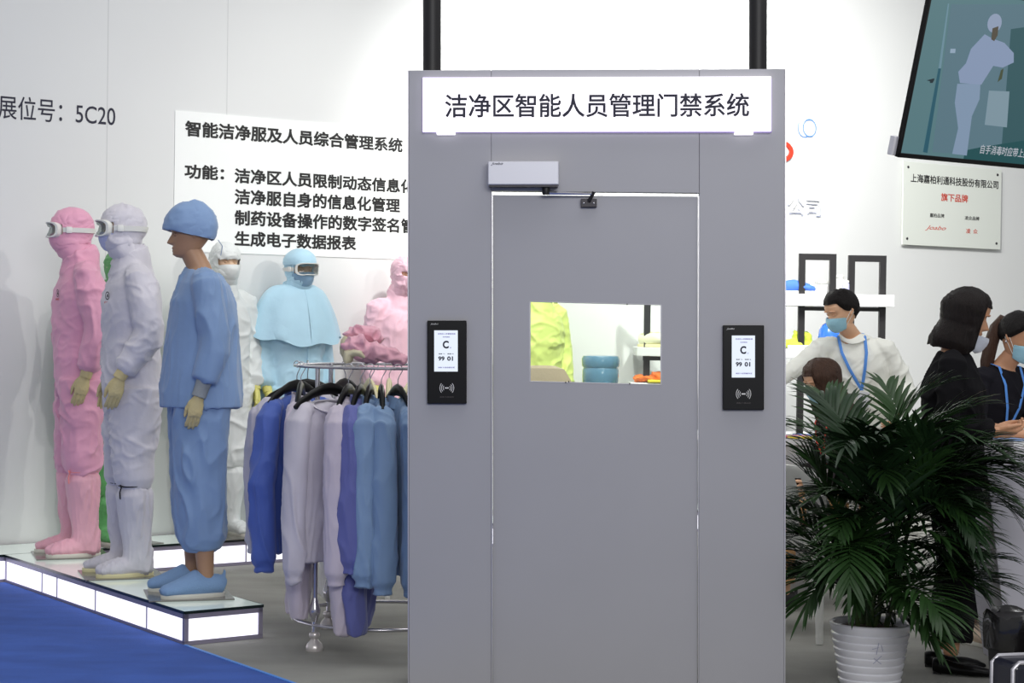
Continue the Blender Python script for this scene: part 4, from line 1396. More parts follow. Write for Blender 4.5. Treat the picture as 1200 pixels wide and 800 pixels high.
def shoe(name, loc, rz, up, sole, label, cat, k=1.0, grp=None):
    o = empty(name, loc, rz, label, cat, grp)
    mb = MB()
    mb.tube([(0, .11, .05), (0, .07, .055), (0, 0, .058), (0, -.07, .05), (0, -.125, .04), (0, -.15, .03)], [(.03 * k, .040), (.039 * k, .046), (.042 * k, .046), (.047 * k, .034), (.042 * k, .024), (.02, .012)], 16, side=(1, 0, 0))
    u = mb.build('upper', up, o, remesh=.006, relax=2)
    MB().tube([(.02 * math.cos(a), .06 + .045 * math.sin(a), .098 - .01 * math.sin(a)) for a in (2 * math.pi * i / 16 for i in range(16))], .005, 6, loop=True).build('collar', sole, u)
    poly = [((.040 + .008 * math.sin(-q)) * math.cos(q) * k, -.018 + .148 * math.sin(q)) for q in (2 * math.pi * j / 26 for j in range(26))]
    MB().prism(poly, .022).build('sole', sole, o, bevel=.004)
    return o
pz = zu1 + .001
q = sat(931, 345)
shoe('slip_on_shoe', (q.x, q.y, pz), R(70), mat('royal_canvas', (62, 110, 210), .7), M['sole_w'], 'blue slip-on shoe with white sole on the upper shelf beside gate', 'shoe', 1.1)
q = sat(918, 345, .14)
shoe('slip_on_shoe', (q.x, q.y + .02, pz), R(70), mat('royal_canvas_far', (62, 110, 210), .7), M['sole_w'], 'second blue slip-on shoe, mostly hidden behind the gate edge', 'shoe', 1.1)
for u, w, h, lab in ((957, .12, .07, 'low pale grey box lying beside blue shoe on upper shelf'), (969, .13, .10, 'taller pale grey box behind the low one on upper shelf')):
    q = sat(u, 345, .05 if w < .125 else .18)
    b = empty('storage_box', (q.x, q.y, pz), R(8), lab, 'box')
    MB().box((0, 0, h * .4), (w, w * .8, h * .8)).build('base', mat('pale_box', (206, 206, 206), .6), b, smooth=False, bevel=.004)
    MB().box((0, 0, h * .88), (w + .008, w * .8 + .008, h * .22)).build('lid', M['white_plastic'], b, smooth=False, bevel=.004)
for u, r, h, c, lab in ((983, .040, .14, (226, 226, 224), 'white lidded jar on the upper shelf between the black frames'), (991, .026, .10, (176, 176, 214), 'small pale violet bottle on upper shelf beside white jar')):
    q = sat(u, 345, .06 if r > .03 else -.03)
    b = empty('jar', (q.x, q.y, pz), 0, lab, 'jar')
    MB().lathe([(r * .96, 0), (r, .006), (r, h * .74), (r * .8, h * .82), (r * .6, h * .84)], seg=24).build('body', mat('jar_body', c, .25, coat=.4), b)
    MB().lathe([(r * .85, h * .84), (r * .9, h * .85), (r * .9, h * .99), (r * .8, h)], seg=24).build('lid', M['white_plastic'], b)
lz = zl1 + .001
def bundle(name, loc, m, label, r, seed, parts, cat='cloth'):
    o = empty(name, loc, 0, label, cat)
    mb = MB()
    for c, rr in parts:
        mb.ball(c, rr, 20, 14)
    mb.build('folded_cloth', m, o, remesh=.008, relax=2, post=crumple(.022, (16, 16, 18), seed))
    return o
q = sat(938, 408)
cz = bundle('cloth_bundle', (q.x, q.y, lz), fabric('lime_cloth', (196, 214, 62), .7), 'crumpled lime green cloth on the lower shelf beside the man', .1, 61, [((-.04, 0, .035), (.10, .09, .036)), ((.02, .01, .075), (.075, .07, .05)), ((-.0, 0, .105), (.05, .05, .035)), ((.06, -.01, .03), (.06, .07, .03))])
MB().tube([(-.10, -.07, .012), (0, -.095, .014), (.10, -.08, .012)], (.012, .016), 10).build('white_hem', M['white_plastic'], cz)
q = sat(973, 405, .03)
cn = empty('water_jug', (q.x, q.y, lz - .06), 0, 'glossy blue rounded jug partly hidden behind the man in white shirt', 'jug')
MB().lathe([(.06, 0), (.085, .02), (.09, .06), (.09, .15), (.082, .20), (.06, .235), (.03, .255), (.024, .26)], seg=28).build('body', mat('jug_blue', (54, 112, 220), .2, coat=.6), cn)
MB().lathe([(.028, .26), (.032, .265), (.032, .285), (.026, .29)], seg=20).build('cap', mat('jug_cap', (30, 60, 150), .4), cn)
MB().box((q.x - 0, q.y + .0, lz - .08), (.26, .26, .036)).build('jug_stand', M['matt_black'], None, smooth=False, bevel=.004)
js = bpy.data.objects['jug_stand']
tag(js, 'dark flat stand under blue jug behind the man', 'stand')
# seen through the gate window
q = sat(767, 410, .02)
for u, dy, lab, rz in ((766, -.02, 'cream and white trainer on the shelf seen through the gate window, nearer one', 60), (774, .10, 'upright white trainer with dark lining behind the nearer one in the gate window', 75)):
    q = sat(u, 410, dy)
    shoe('trainer', (q.x, q.y, lz), R(rz), mat('cream_trainer', (232, 230, 196), .6), M['sole_c'], lab, 'shoe', 1.05)
zc = .70 + .026
q = at(764, 446, SY + .02)
cab = empty('storage_cabinet', (q.x + .02, SY + .03, zc), 0, 'low white cabinet on the bottom board, under orange cloth in the gate window', 'cabinet')
ch = q.z - zc - .012
MB().box((0, .0, ch / 2), (.36, .26, ch)).build('carcass', M['white_paint'], cab, smooth=False, bevel=.003)
for s in (-1, 1):
    d = MB().box((s * .089, -.134, ch / 2), (.170, .012, ch - .02)).build('cabinet_door', M['white_plastic'], cab, smooth=False, bevel=.002)
    MB().box((s * .02, -.146, ch / 2), (.01, .012, .06)).build('handle', M['chrome'], d, smooth=False, bevel=.002)
ob = bundle('cloth_bundle', (q.x, SY - .0, zc + ch + .001), fabric('orange_cloth', (236, 118, 40), .7), 'crumpled bright orange cloth low in the gate window', .1, 63, [((-.05, 0, .03), (.08, .08, .032)), ((.03, 0, .045), (.06, .07, .036)), ((.08, 0, .03), (.06, .06, .03))])
MB().box((.04, -.09, .012), (.16, .05, .02)).build('yellow_edge', mat('yellow_cloth', (232, 214, 60), .7), ob, smooth=False, bevel=.006)
# water dispenser in the gate window
WY = 12.2
q = at(704, 416, WY)
wd_ = empty('water_dispenser', (q.x, WY, 0), 0, 'water dispenser topped with big blue bottle, seen through gate window', 'water dispenser')
bt_ = q.z
MB().box((0, 0, (bt_ - .36) / 2), (.30, .31, bt_ - .36)).build('cabinet', M['white_plastic'], wd_, smooth=False, bevel=.015)
MB().box((0, -.158, bt_ - .62), (.22, .012, .22)).build('tap_recess', mat('recess_grey', (150, 150, 156), .5), wd_, smooth=False, bevel=.004)
for s in (-.05, .05):
    MB().tube([(s, -.165, bt_ - .56), (s, -.20, bt_ - .57), (s, -.20, bt_ - .61)], .012, 10).build('tap', M['chrome'], wd_)
wb = mat('bottle_blue', (120, 170, 200), .12, coat=.6)
wb.node_tree.nodes['Principled BSDF'].inputs['Transmission Weight'].default_value = .35
zb = bt_ - .36
bo = MB().lathe([(.03, zb), (.05, zb + .02), (.11, zb + .06), (.122, zb + .10), (.122, zb + .16), (.116, zb + .17), (.122, zb + .18), (.122, zb + .26), (.116, zb + .275), (.126, zb + .29), (.128, zb + .335), (.118, zb + .355), (.09, zb + .36)], seg=36).build('water_bottle', wb, wd_)
# beige chair back in the window
q = at(636, 429, 11.3)
bc_ = empty('padded_chair', (q.x, 11.3, 0), R(12), 'beige padded chair back in the lower left of the gate window', 'chair')
bm_ = mat('beige_leather', (196, 178, 150), .5, bump=.2, bscale=60)
MB().tube([(0, .02, .50), (0, .0, .8), (0, .02, 1.08), (0, .04, q.z - .02), (0, .045, q.z)], [(.22, .04), (.24, .045), (.22, .045), (.15, .04), (.09, .02)], 20, side=(1, 0, 0)).build('backrest', bm_, bc_)
MB().tube([(0, -.22, .46), (0, -.22, .50), (0, -.22, .56)], [(.24, .23), (.25, .24), (.22, .21)], 24, side=(1, 0, 0)).build('seat', bm_, bc_, bevel=.02)
for s in (-.2, .2):
    for y in (-.40, -.02):
        MB().tube([(s, y, 0), (s, y, .47)], .017, 10).build('leg', M['dark_metal'], bc_)

# ------------------------------------------------------------------ table, chairs, counter
tbq = at(905, 512, 10.0)
tz = tbq.z
tb2 = empty('brochure_table', (tbq.x, 10.1, 0), 0, 'white table with coloured brochures just right of the gate', 'table')
MB().box((0, 0, tz - .018), (.50, .5, .034)).build('tabletop', M['white_paint'], tb2, smooth=False, bevel=.004)
MB().box((0, 0, (tz - .04) / 2), (.40, .40, tz - .04)).build('pedestal', M['white_paint'], tb2, smooth=False, bevel=.004)
for i, (u, dy, c, lab) in enumerate(((940, -.16, (240, 210, 60), 'yellow-edged brochure lying on the white table'), (934, -.06, (228, 96, 150), 'pink brochure lying behind yellow one on the white table'), (946, .05, (70, 120, 220), 'blue brochure lying at the back of the white table'))):
    p = at(u, 512, 10.1 + dy)
    f = MB().box((p.x, 10.1 + dy, tz + .005), (.15, .10, .008), rz=0).build('brochure', mat('brochure_cover', c, .4), None, smooth=False, bevel=.001)
    tag(f, lab, 'brochure', 'brochures on the white table')
def plastic_chair(loc, rz, label):
    o = empty('plastic_armchair', loc, rz, label, 'chair', 'white plastic armchairs')
    m = M['white_plastic']
    # faces local -Y
    gr = []
    for i in range(13):
        t = i / 12
        z = .44 + .40 * t
        w = .235 + .02 * math.sin(math.pi * t) - .10 * max(0, t - .62) ** 1.5 * 2.2
        row = []
        for j in range(17):
            a = -1 + 2 * j / 16
            row.append(Vector((a * w, .20 + .085 * t - .05 * a * a, z + (.0 if t < .95 else -.02 * a * a))))
        gr.append(row)
    MB().sheet(gr, skip=lambda i, j: 2 <= i <= 9 and j in (3, 6, 9, 12) and 1 < j < 15).build('backrest', m, o, solid=.012, bevel=.002)
    gs = [[Vector((a * (.235 + .02 * (1 - b)), -.24 + .46 * b, .435 - .012 * math.cos(a * 1.5) * math.sin(math.pi * b) - .02 * max(0, .12 - b) * 6 * .3)) for a in (-1 + 2 * j / 14 for j in range(15))] for b in (i / 12 for i in range(13))]
    MB().sheet(gs).build('seat', m, o, solid=.014, bevel=.003)
    for s in (-1, 1):
        MB().tube([(s * .235, .23, .70), (s * .275, .12, .675), (s * .285, -.05, .655), (s * .28, -.18, .645), (s * .275, -.235, .62)], [(.012, .022), (.013, .03), (.013, .032), (.013, .03), (.013, .024)], 10, side=(0, 0, 1)).build('armrest', m, o)
        MB().tube([(s * .275, -.235, .64), (s * .265, -.25, .43), (s * .285, -.29, 0)], [(.024, .018), (.026, .02), (.018, .016)], 10).build('leg', m, o)
        MB().tube([(s * .225, .22, .46), (s * .255, .30, 0)], [(.026, .02), (.018, .016)], 10).build('leg', m, o)
    return o
pa = at(922, 600, 8.9)
plastic_chair((pa.x, 8.9, 0), R(-205), 'white plastic armchair half hidden by the right edge of the gate')
pb_ = at(977, 600, 9.75)
plastic_chair((pb_.x, 9.75, 0), R(-70), 'white plastic armchair the seated woman sits on, behind the palm')
# tapered counter
CY = 7.85
q = at(1155, 524, CY)
ct = empty('reception_counter', (q.x, CY, 0), 0, 'tapered light grey counter at the right edge of the picture', 'counter')
tw, hz = .80, q.z
bi = .135
vs = [(bi, .06, 0), (tw - bi, .06, 0), (tw - bi, .50, 0), (bi, .50, 0), (.0, 0, hz - .04), (tw, 0, hz - .04), (tw, .56, hz - .04), (0, .56, hz - .04)]
MB().add(vs, [(3, 2, 1, 0), (4, 5, 6, 7), (0, 1, 5, 4), (1, 2, 6, 5), (2, 3, 7, 6), (3, 0, 4, 7)]).build('body', mat('light_grey_laminate', (188, 186, 196), .5), ct, smooth=False, bevel=.004)
MB().box((tw / 2, .28, hz - .019), (tw + .012, .572, .038)).build('worktop', mat('grey_worktop', (200, 198, 204), .35, coat=.3), ct, smooth=False, bevel=.004)
p = at(1180, 520, CY + .2)
bk = empty('notepad', (p.x + .02, CY + .16, hz + .001), R(20), 'small pale blue and white notepad on counter by woman’s arm', 'notepad')
MB().box((0, 0, .012), (.11, .15, .022)).build('pages', M['white_paint'], bk, smooth=False)
MB().box((0, 0, .0255), (.114, .154, .004)).build('cover', mat('pale_blue_cover', (150, 176, 226), .5), bk, smooth=False, bevel=.001)
# bin with black bag
BY = 7.05
q = at(1195, 722, BY)
bn_ = empty('waste_bin', (q.x, BY, 0), 0, 'waste bin lined with black plastic bag below the counter', 'bin')
MB().lathe([(.095, 0), (.10, .01), (.125, q.z - .03), (.125, q.z)], seg=28).build('bucket', M['matt_black'], bn_)
bg_ = mat('bin_bag', (18, 16, 17), .25, coat=.5, bump=.4, bscale=25)
rs = []
for r, z in ((.105, q.z - .13), (.128, q.z - .12), (.134, q.z - .06), (.134, q.z + .002), (.128, q.z + .016), (.118, q.z + .004), (.112, q.z - .10)):
    rs.append([Vector((r * math.cos(a) * (1 + .03 * math.sin(5 * a)), r * math.sin(a), z + .014 * math.sin(4 * a + 1) * (z > q.z - .01))) for a in (2 * math.pi * i / 40 for i in range(40))])
MB().rings(rs, (False, False)).build('bag', bg_, bn_, post=crumple(.012, (26, 26, 20), 71))
q = at(1192, 772, 6.55)
cs = empty('hard_case', (q.x + .10, 6.62, 0), R(14), 'dark hard case with pale metal edge at the lower right corner', 'case')
MB().box((0, 0, q.z / 2 + .01), (.30, .16, q.z - .04)).build('shell', mat('case_shell', (22, 24, 40), .35, coat=.4), cs, smooth=False, bevel=.02)
er = MB()
for s in (-1, 1):
    er.tube([(-.148, s * .075, .03), (-.148, s * .075, q.z - .03), (-.125, s * .075, q.z - .008), (.125, s * .075, q.z - .008), (.148, s * .075, q.z - .03), (.148, s * .075, .03)], .008, 8)
er.build('metal_edge', M['gate_edge'], cs)
for x in (-.11, .11):
    for y in (-.05, .05):
        MB().ball((x, y, .013), .013, 10, 6).build('foot', M['matt_black'], cs)
# ------------------------------------------------------------------ people
def person(loc, rz, label):
    return empty('person', loc, rz, label, 'person')
SKIN = [M['skin2'], M['eye'], M['hair']]
SKINB = [M['skin'], M['eye'], M['hair']]
def trousers(J, m, o, k, end=.12, loose=1.0, wide=.085, name='trousers', seed=1, top=.06):
    mb = MB()
    pel = Vector(J['pel'])
    mb.tube([pel + Vector((0, 0, -.12 * k)), pel, pel + Vector((0, 0, top * k))], [(.145 * loose * k, .115 * loose * k), (.172 * loose * k, .125 * loose * k), (.155 * loose * k, .115 * loose * k)], 22, side=(1, 0, 0))
    for l in J['legs']:
        q = bend(l)
        e = lerp(l[1], l[2], 1 - end)
        q = q[:5] + [e] if (q[4] - e).length > .04 else q[:4] + [e]
        r = [(.10, .108), (.092, .1), (.076 + (wide - .076) * .5, .084), (wide, wide * 1.05), (wide, wide * 1.08), (wide, wide * 1.1)]
        mb.tube(q, [(a * loose * k, b * loose * k) for a, b in r[:len(q)]], 18, side=(1, 0, 0))
    return mb.build(name, m, o, remesh=.009, relax=3, post=crumple(.010, (10, 10, 5), seed))
def shirt(J, m, o, k, loose=1.0, sleeve=.93, hem=-.06, name='shirt', seed=1, collar=True, cuff=.036, amp=.012):
    mb = MB()
    pel, wa, ch, ne = map(Vector, (J['pel'], J['waist'], J['chest'], J['neck']))
    ax = (ch - wa).normalized()
    L = loose
    mb.tube([pel + Vector((0, 0, hem * k)), pel + Vector((0, 0, .02)), lerp(pel, wa, .6), wa, lerp(wa, ch, .5), ch, lerp(ch, ne, .45), lerp(ch, ne, .75), ne - (ne - ch).normalized() * .012],
            [(.172 * L * k, .128 * L * k), (.172 * L * k, .13 * L * k), (.162 * L * k, .125 * L * k), (.155 * L * k, .122 * L * k), (.168 * L * k, .128 * L * k), (.178 * L * k, .13 * L * k), (.168 * k, .115 * k), (.12 * k, .09 * k), (.066 * k, .068 * k)], 26, side=(1, 0, 0))
    for i, a in enumerate(J['arms']):
        q = bend(a)
        ins = lerp(q[0], ne, .55) + Vector((0, 0, -.035 * k))
        e = lerp(a[1], a[2], sleeve)
        tail = [p for p in q[1:-1] if (p - Vector(a[1])).dot(Vector(a[2]) - Vector(a[1])) < (e - Vector(a[1])).dot(Vector(a[2]) - Vector(a[1])) - .002]
        pts = [ins, lerp(ins, q[0], .6) + Vector((0, 0, .004)), q[0]] + tail + [lerp(tail[-1], e, .85), e]
        rad = [.045, .058, .066, .060, .055, .054, .050][:3 + len(tail)] + [cuff + .006, cuff]
        mb.tube(pts, [r * k for r in rad], 16)
    b = mb.build(name, m, o, remesh=.008, relax=3, post=crumple(amp, (10, 10, 9), seed))
    if collar:
        c = MB()
        rs = []
        up = (Vector(J['head']) - ne).normalized()
        for d, a, bb in ((-.035, .085, .082), (-.01, .068, .070), (.014, .062, .064), (.018, .064, .066), (-.002, .080, .084), (-.026, .096, .100)):
            rs.append([ne + up * d * k + Vector((a * k * math.cos(q), bb * k * math.sin(q), -.034 * k * max(0, -math.sin(q)) ** 3)) for q in (2 * math.pi * j / 28 for j in range(28))])
        c.rings(rs, (False, False))
        c.build('collar', m, b)
    return b
def lanyard(J, o, k, drop=.34, m=None, depth=.145, badge_c=(236, 236, 240)):
    ne, ch = Vector(J['neck']), Vector(J['chest'])
    up = Vector((0, 0, 1))
    dn = (ch - ne).normalized()
    fr = Vector((0, -1, 0)) - dn * dn.y * -1
    fr = (Vector((0, -1, 0)) - dn * Vector((0, -1, 0)).dot(dn)).normalized()
    mb = MB()
    tip = ne + dn * drop * k + fr * depth * k
    for s in (-1, 1):
        pts = [ne + Vector((0, .080 * k, .012)), ne + Vector((s * .062 * k, .05 * k, .012 * k)), ne + Vector((s * .078 * k, -.02 * k, .0)) + fr * .02 * k, ne + Vector((s * .072 * k, 0, 0)) + dn * .07 * k + fr * (depth * .78) * k, ne + Vector((s * .045 * k, 0, 0)) + dn * drop * .55 * k + fr * (depth * 1.0) * k, tip]
        # smooth the polyline
        mb.tube(pts, (.009 * k, .0016), 8, side=(1, 0, 0))
    l = mb.build('lanyard', m or M['lanyard'], o)
    F = frame(tip + dn * .06 * k + fr * .006, (1, 0, 0), -dn)
    b = MB().box((0, 0, 0), (.07 * k, .10 * k, .004), F).build('badge_card', mat('badge_card', badge_c, .4), l, smooth=False, bevel=.001)
    return l
def mask_loops(HT, o, m, k, **kw):
    return face_mask(HT, m, o, k=k, loops=M['white_plastic'], off=kw.pop('off', .006), **kw)
def short_hair(HT, m, o, seed=1):
    gr = []
    nt, nq = 22, 48
    for i in range(nt + 1):
        row = []
        for j in range(nq + 1):
            q = -math.pi + 2 * math.pi * j / nq
            c = math.cos(q)
            lo = .78 if c > .62 else (.78 - (.62 - c) * .5 if c > .3 else (.60 - (.3 - c) * .25 if c > -.15 else max(.26, .46 - (-.15 - c) * .28)))
            t = lo + (1 - lo) * i / nt
            off = .003 + .011 * min(1, (t - lo) / .16) + .016 * max(0, t - .8)
            row.append(HT @ head_pt(t, q, off, False))
        gr.append(row)
    return MB().sheet(gr).build('hair', m, o, solid=.004, post=crumple(.006, (40, 40, 14), seed), angle=80)
def long_hair(HT, m, o, low=-.35, part=48, flare=.03, off=.018, seed=1, back=.0, front_len=None, open_low=40):
    gr = []
    nt, nq = 34, 64
    for i in range(nt + 1):
        row = []
        for j in range(nq + 1):
            q = -math.pi + 2 * math.pi * j / nq
            c = math.cos(q)
            fr = abs(q) < R(part)
            lo = (.74 if abs(q) < R(part * .8) else .74 - (abs(q) - R(part * .8)) / R(part * .2) * (.74 - low)) if fr else low
            t = 1 - (1 - lo) * (i / nt)
            tc = max(t, .30)
            o2 = (off * (.5 + .5 * min(1, (1 - t) * 3)) + flare * max(0, min(1, (.55 - t) / .6))) * (.35 + .65 * min(1, max(0, (abs(q) - R(part * .55)) / R(part * .7)) + max(0, (t - .80) / .12)))
            o2 -= .016 * max(0, 1 - (t - lo) / .16) * (not fr)
            t += .05 * noise.noise(Vector((q * 3.1, seed, 0))) * max(0, .5 - t)
            p = head_pt(tc, q, o2, False)
            if t < .45:
                w = max(0, min(1, (.35 - c) / 1.1))
                p.y += (.45 - t) * back * w * 2.0
            p.z = t * HH + (off if t > .8 else 0) * (t - .8) * 4
            row.append(HT @ p)
        gr.append(row)
    return MB().sheet(gr).build('hair', m, o, solid=.008, post=crumple(.007, (34, 34, 5), seed), angle=80)

# --- man in the white shirt, reaching to the left
k = .975
p = at(1004, 600, 10.75)
o = person((p.x, 10.75, 0), R(-14), 'man in white shirt, face mask and blue lanyard, bending and reaching towards the shelves')
J = {'pel': (.05, .03, .93), 'waist': (.035, -.02, 1.06), 'chest': (.0, -.10, 1.27), 'neck': (-.035, -.165, 1.445), 'head': (-.062, -.205, 1.485)}
J['legs'] = [[(.14, .03, .88), (.15, .0, .48), (.15, .04, .085)], [(-.045, .03, .88), (-.06, -.0, .48), (-.07, .04, .085)]]
J['arms'] = [[(.155, -.12, 1.375), (.285, -.06, 1.14), (.23, -.27, .99)], [(-.195, -.135, 1.375), (-.40, -.21, 1.215), (-.60, -.34, 1.10)]]
HT = place_head(J, k, R(-52), R(16), 0, 1.0)
make_body(J, k, HT, SKIN, o, [arm_hand(J, 0, k=k), arm_hand(J, 1, fwd=(0, -.4, .6), k=k)])
shirt(J, fabric('white_shirt_cloth', (246, 246, 236), .7, .3, 16), o, k, 1.06, .96, hem=-.03, seed=81)
trousers(J, fabric('black_trouser_cloth', (30, 30, 34), .8), o, k, .06, 1.0, .08, seed=82)
for i in (0, 1):
    slip_on(J, i, o, k, M['black'], M['matt_black'])
short_hair(HT, M['hair'], o, 3)
mask_loops(HT, o, M['mask'], k)
lanyard(J, o, k, .30)

# --- seated woman behind the palm
k = .95
p = at(981, 600, 9.72)
o = person((p.x, 9.72, 0), R(-72), 'seated woman with long brown hair and face mask, mostly hidden behind palm')
J = {'pel': (0, .08, .55), 'waist': (0, .07, .69), 'chest': (0, .03, .90), 'neck': (0, -.02, 1.07), 'head': (0, -.06, 1.115)}
J['legs'] = [[(s * .09, .04, .52), (s * .10, -.37, .53), (s * .10, -.36, .085)] for s in (1, -1)]
J['arms'] = [[(s * .16, .02, .99), (s * .215, -.0, .72), (s * .13, -.22, .66)] for s in (1, -1)]
HT = place_head(J, k, R(4), R(20), 0, 1.0)
make_body(J, k, HT, SKIN, o, [arm_hand(J, 0, k=.9), arm_hand(J, 1, k=.9)])
shirt(J, fabric('dark_cardigan', (48, 42, 44), .8), o, k, 1.0, .95, hem=-.05, seed=83, collar=False)
tr = MB()
for l in J['legs']:
    tr.tube([Vector(l[0]) + Vector((0, .08, .03)), l[0], lerp(l[0], l[1], .6), lerp(l[0], l[1], .93), lerp(l[1], l[2], .12), lerp(l[1], l[2], .5), lerp(l[1], l[2], .86)], [.11, .10, .085, .076, .072, .066, .062], 16)
tr.build('trousers', fabric('tan_trouser_cloth', (196, 148, 96), .8), o, remesh=.009, relax=3, post=crumple(.008, (10, 10, 10), 84))
for i in (0, 1):
    slip_on(J, i, o, k, M['matt_black'], M['sole_w'])
long_hair(HT, M['hair_brown'], o, -.55, 52, .012, .014, 5, .02)
mask_loops(HT, o, M['mask'], k)
lanyard(J, o, k, .30, M['red_ink'])

# --- woman in black in front of the counter
k = .945
p = on(1119, 786, 0)
o = person((p.x, p.y, 0), R(76), 'woman in black with a dark bob, looking down towards the counter, standing behind palm')
J = {'pel': (0, .03, .95), 'waist': (0, .03, 1.08), 'chest': (0, .03, 1.30), 'neck': (0, .03, 1.49), 'head': (0, .008, 1.54)}
J['legs'] = [[(.085, .03, .90), (.09, .0, .50), (.085, .06, .085)], [(-.085, .03, .90), (-.09, -.0, .50), (-.09, .02, .085)]]
J['arms'] = [[(s * .165, .03, 1.42), (s * .22, .05, 1.14), (s * .15, -.16, 1.12)] for s in (1, -1)]
def sck(J, k):
    def sc(v):
        return [sc(q) for q in v] if isinstance(v, list) else tuple(c * k for c in v)
    return {a: sc(b) for a, b in J.items()}
J = sck(J, k)
HT = place_head(J, k, R(4), R(15), 0, 1.0)
make_body(J, k, HT, SKINB, o, [arm_hand(J, 0, k=.92), arm_hand(J, 1, k=.92)])
BLK = fabric('black_cloth', (20, 19, 22), .8, .25, 12)
shirt(J, BLK, o, k, 1.12, .95, hem=-.22, seed=85, collar=False, name='blouse')
trousers(J, BLK, o, k, .17, 1.0, .084, seed=86)
for i in (0, 1):
    s = 1 if i == 0 else -1
    an = Vector(J['legs'][i][2])
    b0 = Vector((an.x, an.y, 0))
    ax = Vector((s * .10, -1, 0)).normalized()
    sd = ax.cross(Vector((0, 0, 1)))
    mb = MB()
    Z = lambda z: Vector((0, 0, z))
    mb.tube([b0 - ax * .075 + Z(.036), b0 - ax * .05 + Z(.036), b0 + ax * .03 + Z(.026), b0 + ax * .10 + Z(.024), b0 + ax * .15 + Z(.020), b0 + ax * .19 + Z(.013)],
            [(.024, .030), (.033, .036), (.036, .024), (.042, .024), (.034, .018), (.012, .007)], 16, side=sd)
    sh_ = mb.build('flat_shoe', M['black'], o, remesh=.0055, relax=2)
    MB().box(b0 - ax * .055 + Z(.006), (.036, .036, .012)).build('heel', M['matt_black'], sh_, smooth=False, bevel=.002)
long_hair(HT, M['hair_brown'] if False else mat('dark_brown_hair', (24, 16, 14), .5, spec=.25, var=.3, vscale=30, bump=.7, bscale=60, stretch=(6, 6, .5)), o, -.24, 58, .014, .016, 7, .032)
fm = face_mask(HT @ Matrix.Translation((0, -.012, -.045)), fabric('lowered_mask', (206, 210, 222), .8, .2, 30), o, k=k, loops=M['white_plastic'], off=.008, t0=.02, t1=.36)

# --- woman at the counter with ponytail
k = .93
p = at(1170, 700, 8.62)
o = person((p.x, p.y, 0), R(34), 'woman with ponytail, blue mask and blue lanyard leaning over the counter')
J = {'pel': (-.03, .12, .93), 'waist': (-.03, .09, 1.05), 'chest': (-.02, .03, 1.25), 'neck': (-.01, -.02, 1.42), 'head': (-.005, -.065, 1.465)}
J['legs'] = [[(.05, .12, .88), (.05, .10, .49), (.05, .12, .085)], [(-.115, .12, .88), (-.12, .09, .49), (-.12, .08, .085)]]
J['arms'] = [[(.145, .02, 1.35), (.21, -.03, 1.10), (.10, -.27, 1.08)], [(-.185, .0, 1.35), (-.25, -.06, 1.10), (-.08, -.28, 1.08)]]
J = sck(J, k)
HT = place_head(J, k, R(8), R(20), 0, 1.02)
make_body(J, k, HT, SKINB, o, [arm_hand(J, 0, fwd=(-1, 0, .2), k=.9), arm_hand(J, 1, fwd=(1, 0, .2), k=.9)])
shirt(J, fabric('dark_top', (28, 27, 33), .8), o, k, 1.0, .28, hem=-.10, seed=88, collar=False, name='blouse', cuff=.05)
trousers(J, fabric('charcoal_jeans', (40, 40, 46), .8), o, k, .12, .92, .072, seed=89)
for i in (0, 1):
    slip_on(J, i, o, k * .86, mat('pale_gold_leather', (224, 200, 176), .35, .2), M['sole_w'])
gr = []
for i in range(23):
    row = []
    for j in range(49):
        q = -math.pi + 2 * math.pi * j / 48
        c = math.cos(q)
        lo = .76 if c > .5 else (.76 - (.5 - c) * .5 if c > -.1 else .46 - (-.1 - c) * .18)
        t = lo + (1 - lo) * i / 22
        row.append(HT @ head_pt(t, q, .003 + .010 * min(1, (t - lo) / .1), False))
    gr.append(row)
hr = MB().sheet(gr).build('hair', M['hair'], o, solid=.004, post=crumple(.004, (40, 40, 10), 9), angle=80)
mb = MB()
mb.tube([HT @ Vector(q) for q in ((0, .085, .165), (-.012, .118, .165), (-.03, .128, .12), (-.045, .118, .04), (-.055, .10, -.05), (-.06, .085, -.13), (-.06, .08, -.17))], [.02, .026, .032, .034, .03, .02, .006], 14)
mb.build('ponytail', M['hair_brown'], hr, post=crumple(.008, (30, 30, 4), 10))
mask_loops(HT, o, M['mask'], k)
lanyard(J, o, k, .33, None, .135)
MB().ball(HT @ Vector((-.083, .018, .090)), .006, 8, 6).build('earring', M['chrome'], o)

# ------------------------------------------------------------------ potted palm
PYD = 7.60
q = at(1020, 730, PYD)
pot_z = q.z
palm = empty('potted_palm', (q.x, PYD, 0), 0, 'dark green bushy palm in a ribbed white pot right of the gate', 'potted plant')
pr = []
RT0, RB0 = .166, .124
pr.append((RB0 - .004, 0))
nb = 8
for i in range(nb):
    z0, z1 = pot_z * i / nb, pot_z * (i + 1) / nb
    r0 = RB0 + (RT0 - RB0) * i / nb
    r1 = RB0 + (RT0 - RB0) * (i + 1) / nb
    pr += [(r0, z0 + .004), (r0 + (r1 - r0) * .5 + .0035, z0 + (z1 - z0) * .55), (r1 + .002, z1 - .006), (r1 - .003, z1 - .001)]
pr += [(RT0 + .004, pot_z - .006), (RT0 + .004, pot_z + .004), (RT0 - .004, pot_z + .008), (RT0 - .012, pot_z), (RT0 - .016, pot_z - .04), (.02, pot_z - .045)]
pot = MB().lathe(pr, seg=56).build('pot', mat('white_glazed_pot', (240, 239, 246), .3, coat=.3), palm, angle=30)
MB().lathe([(.001, pot_z - .05), (.12, pot_z - .04), (RT0 - .018, pot_z - .022), (.10, pot_z - .008), (.001, pot_z - .004)], seg=36).build('soil', mat('dark_soil', (58, 48, 40), .95, var=.4, vscale=30, bump=.8, bscale=60), palm)
mk = MB()
yy = -RT0 * .93
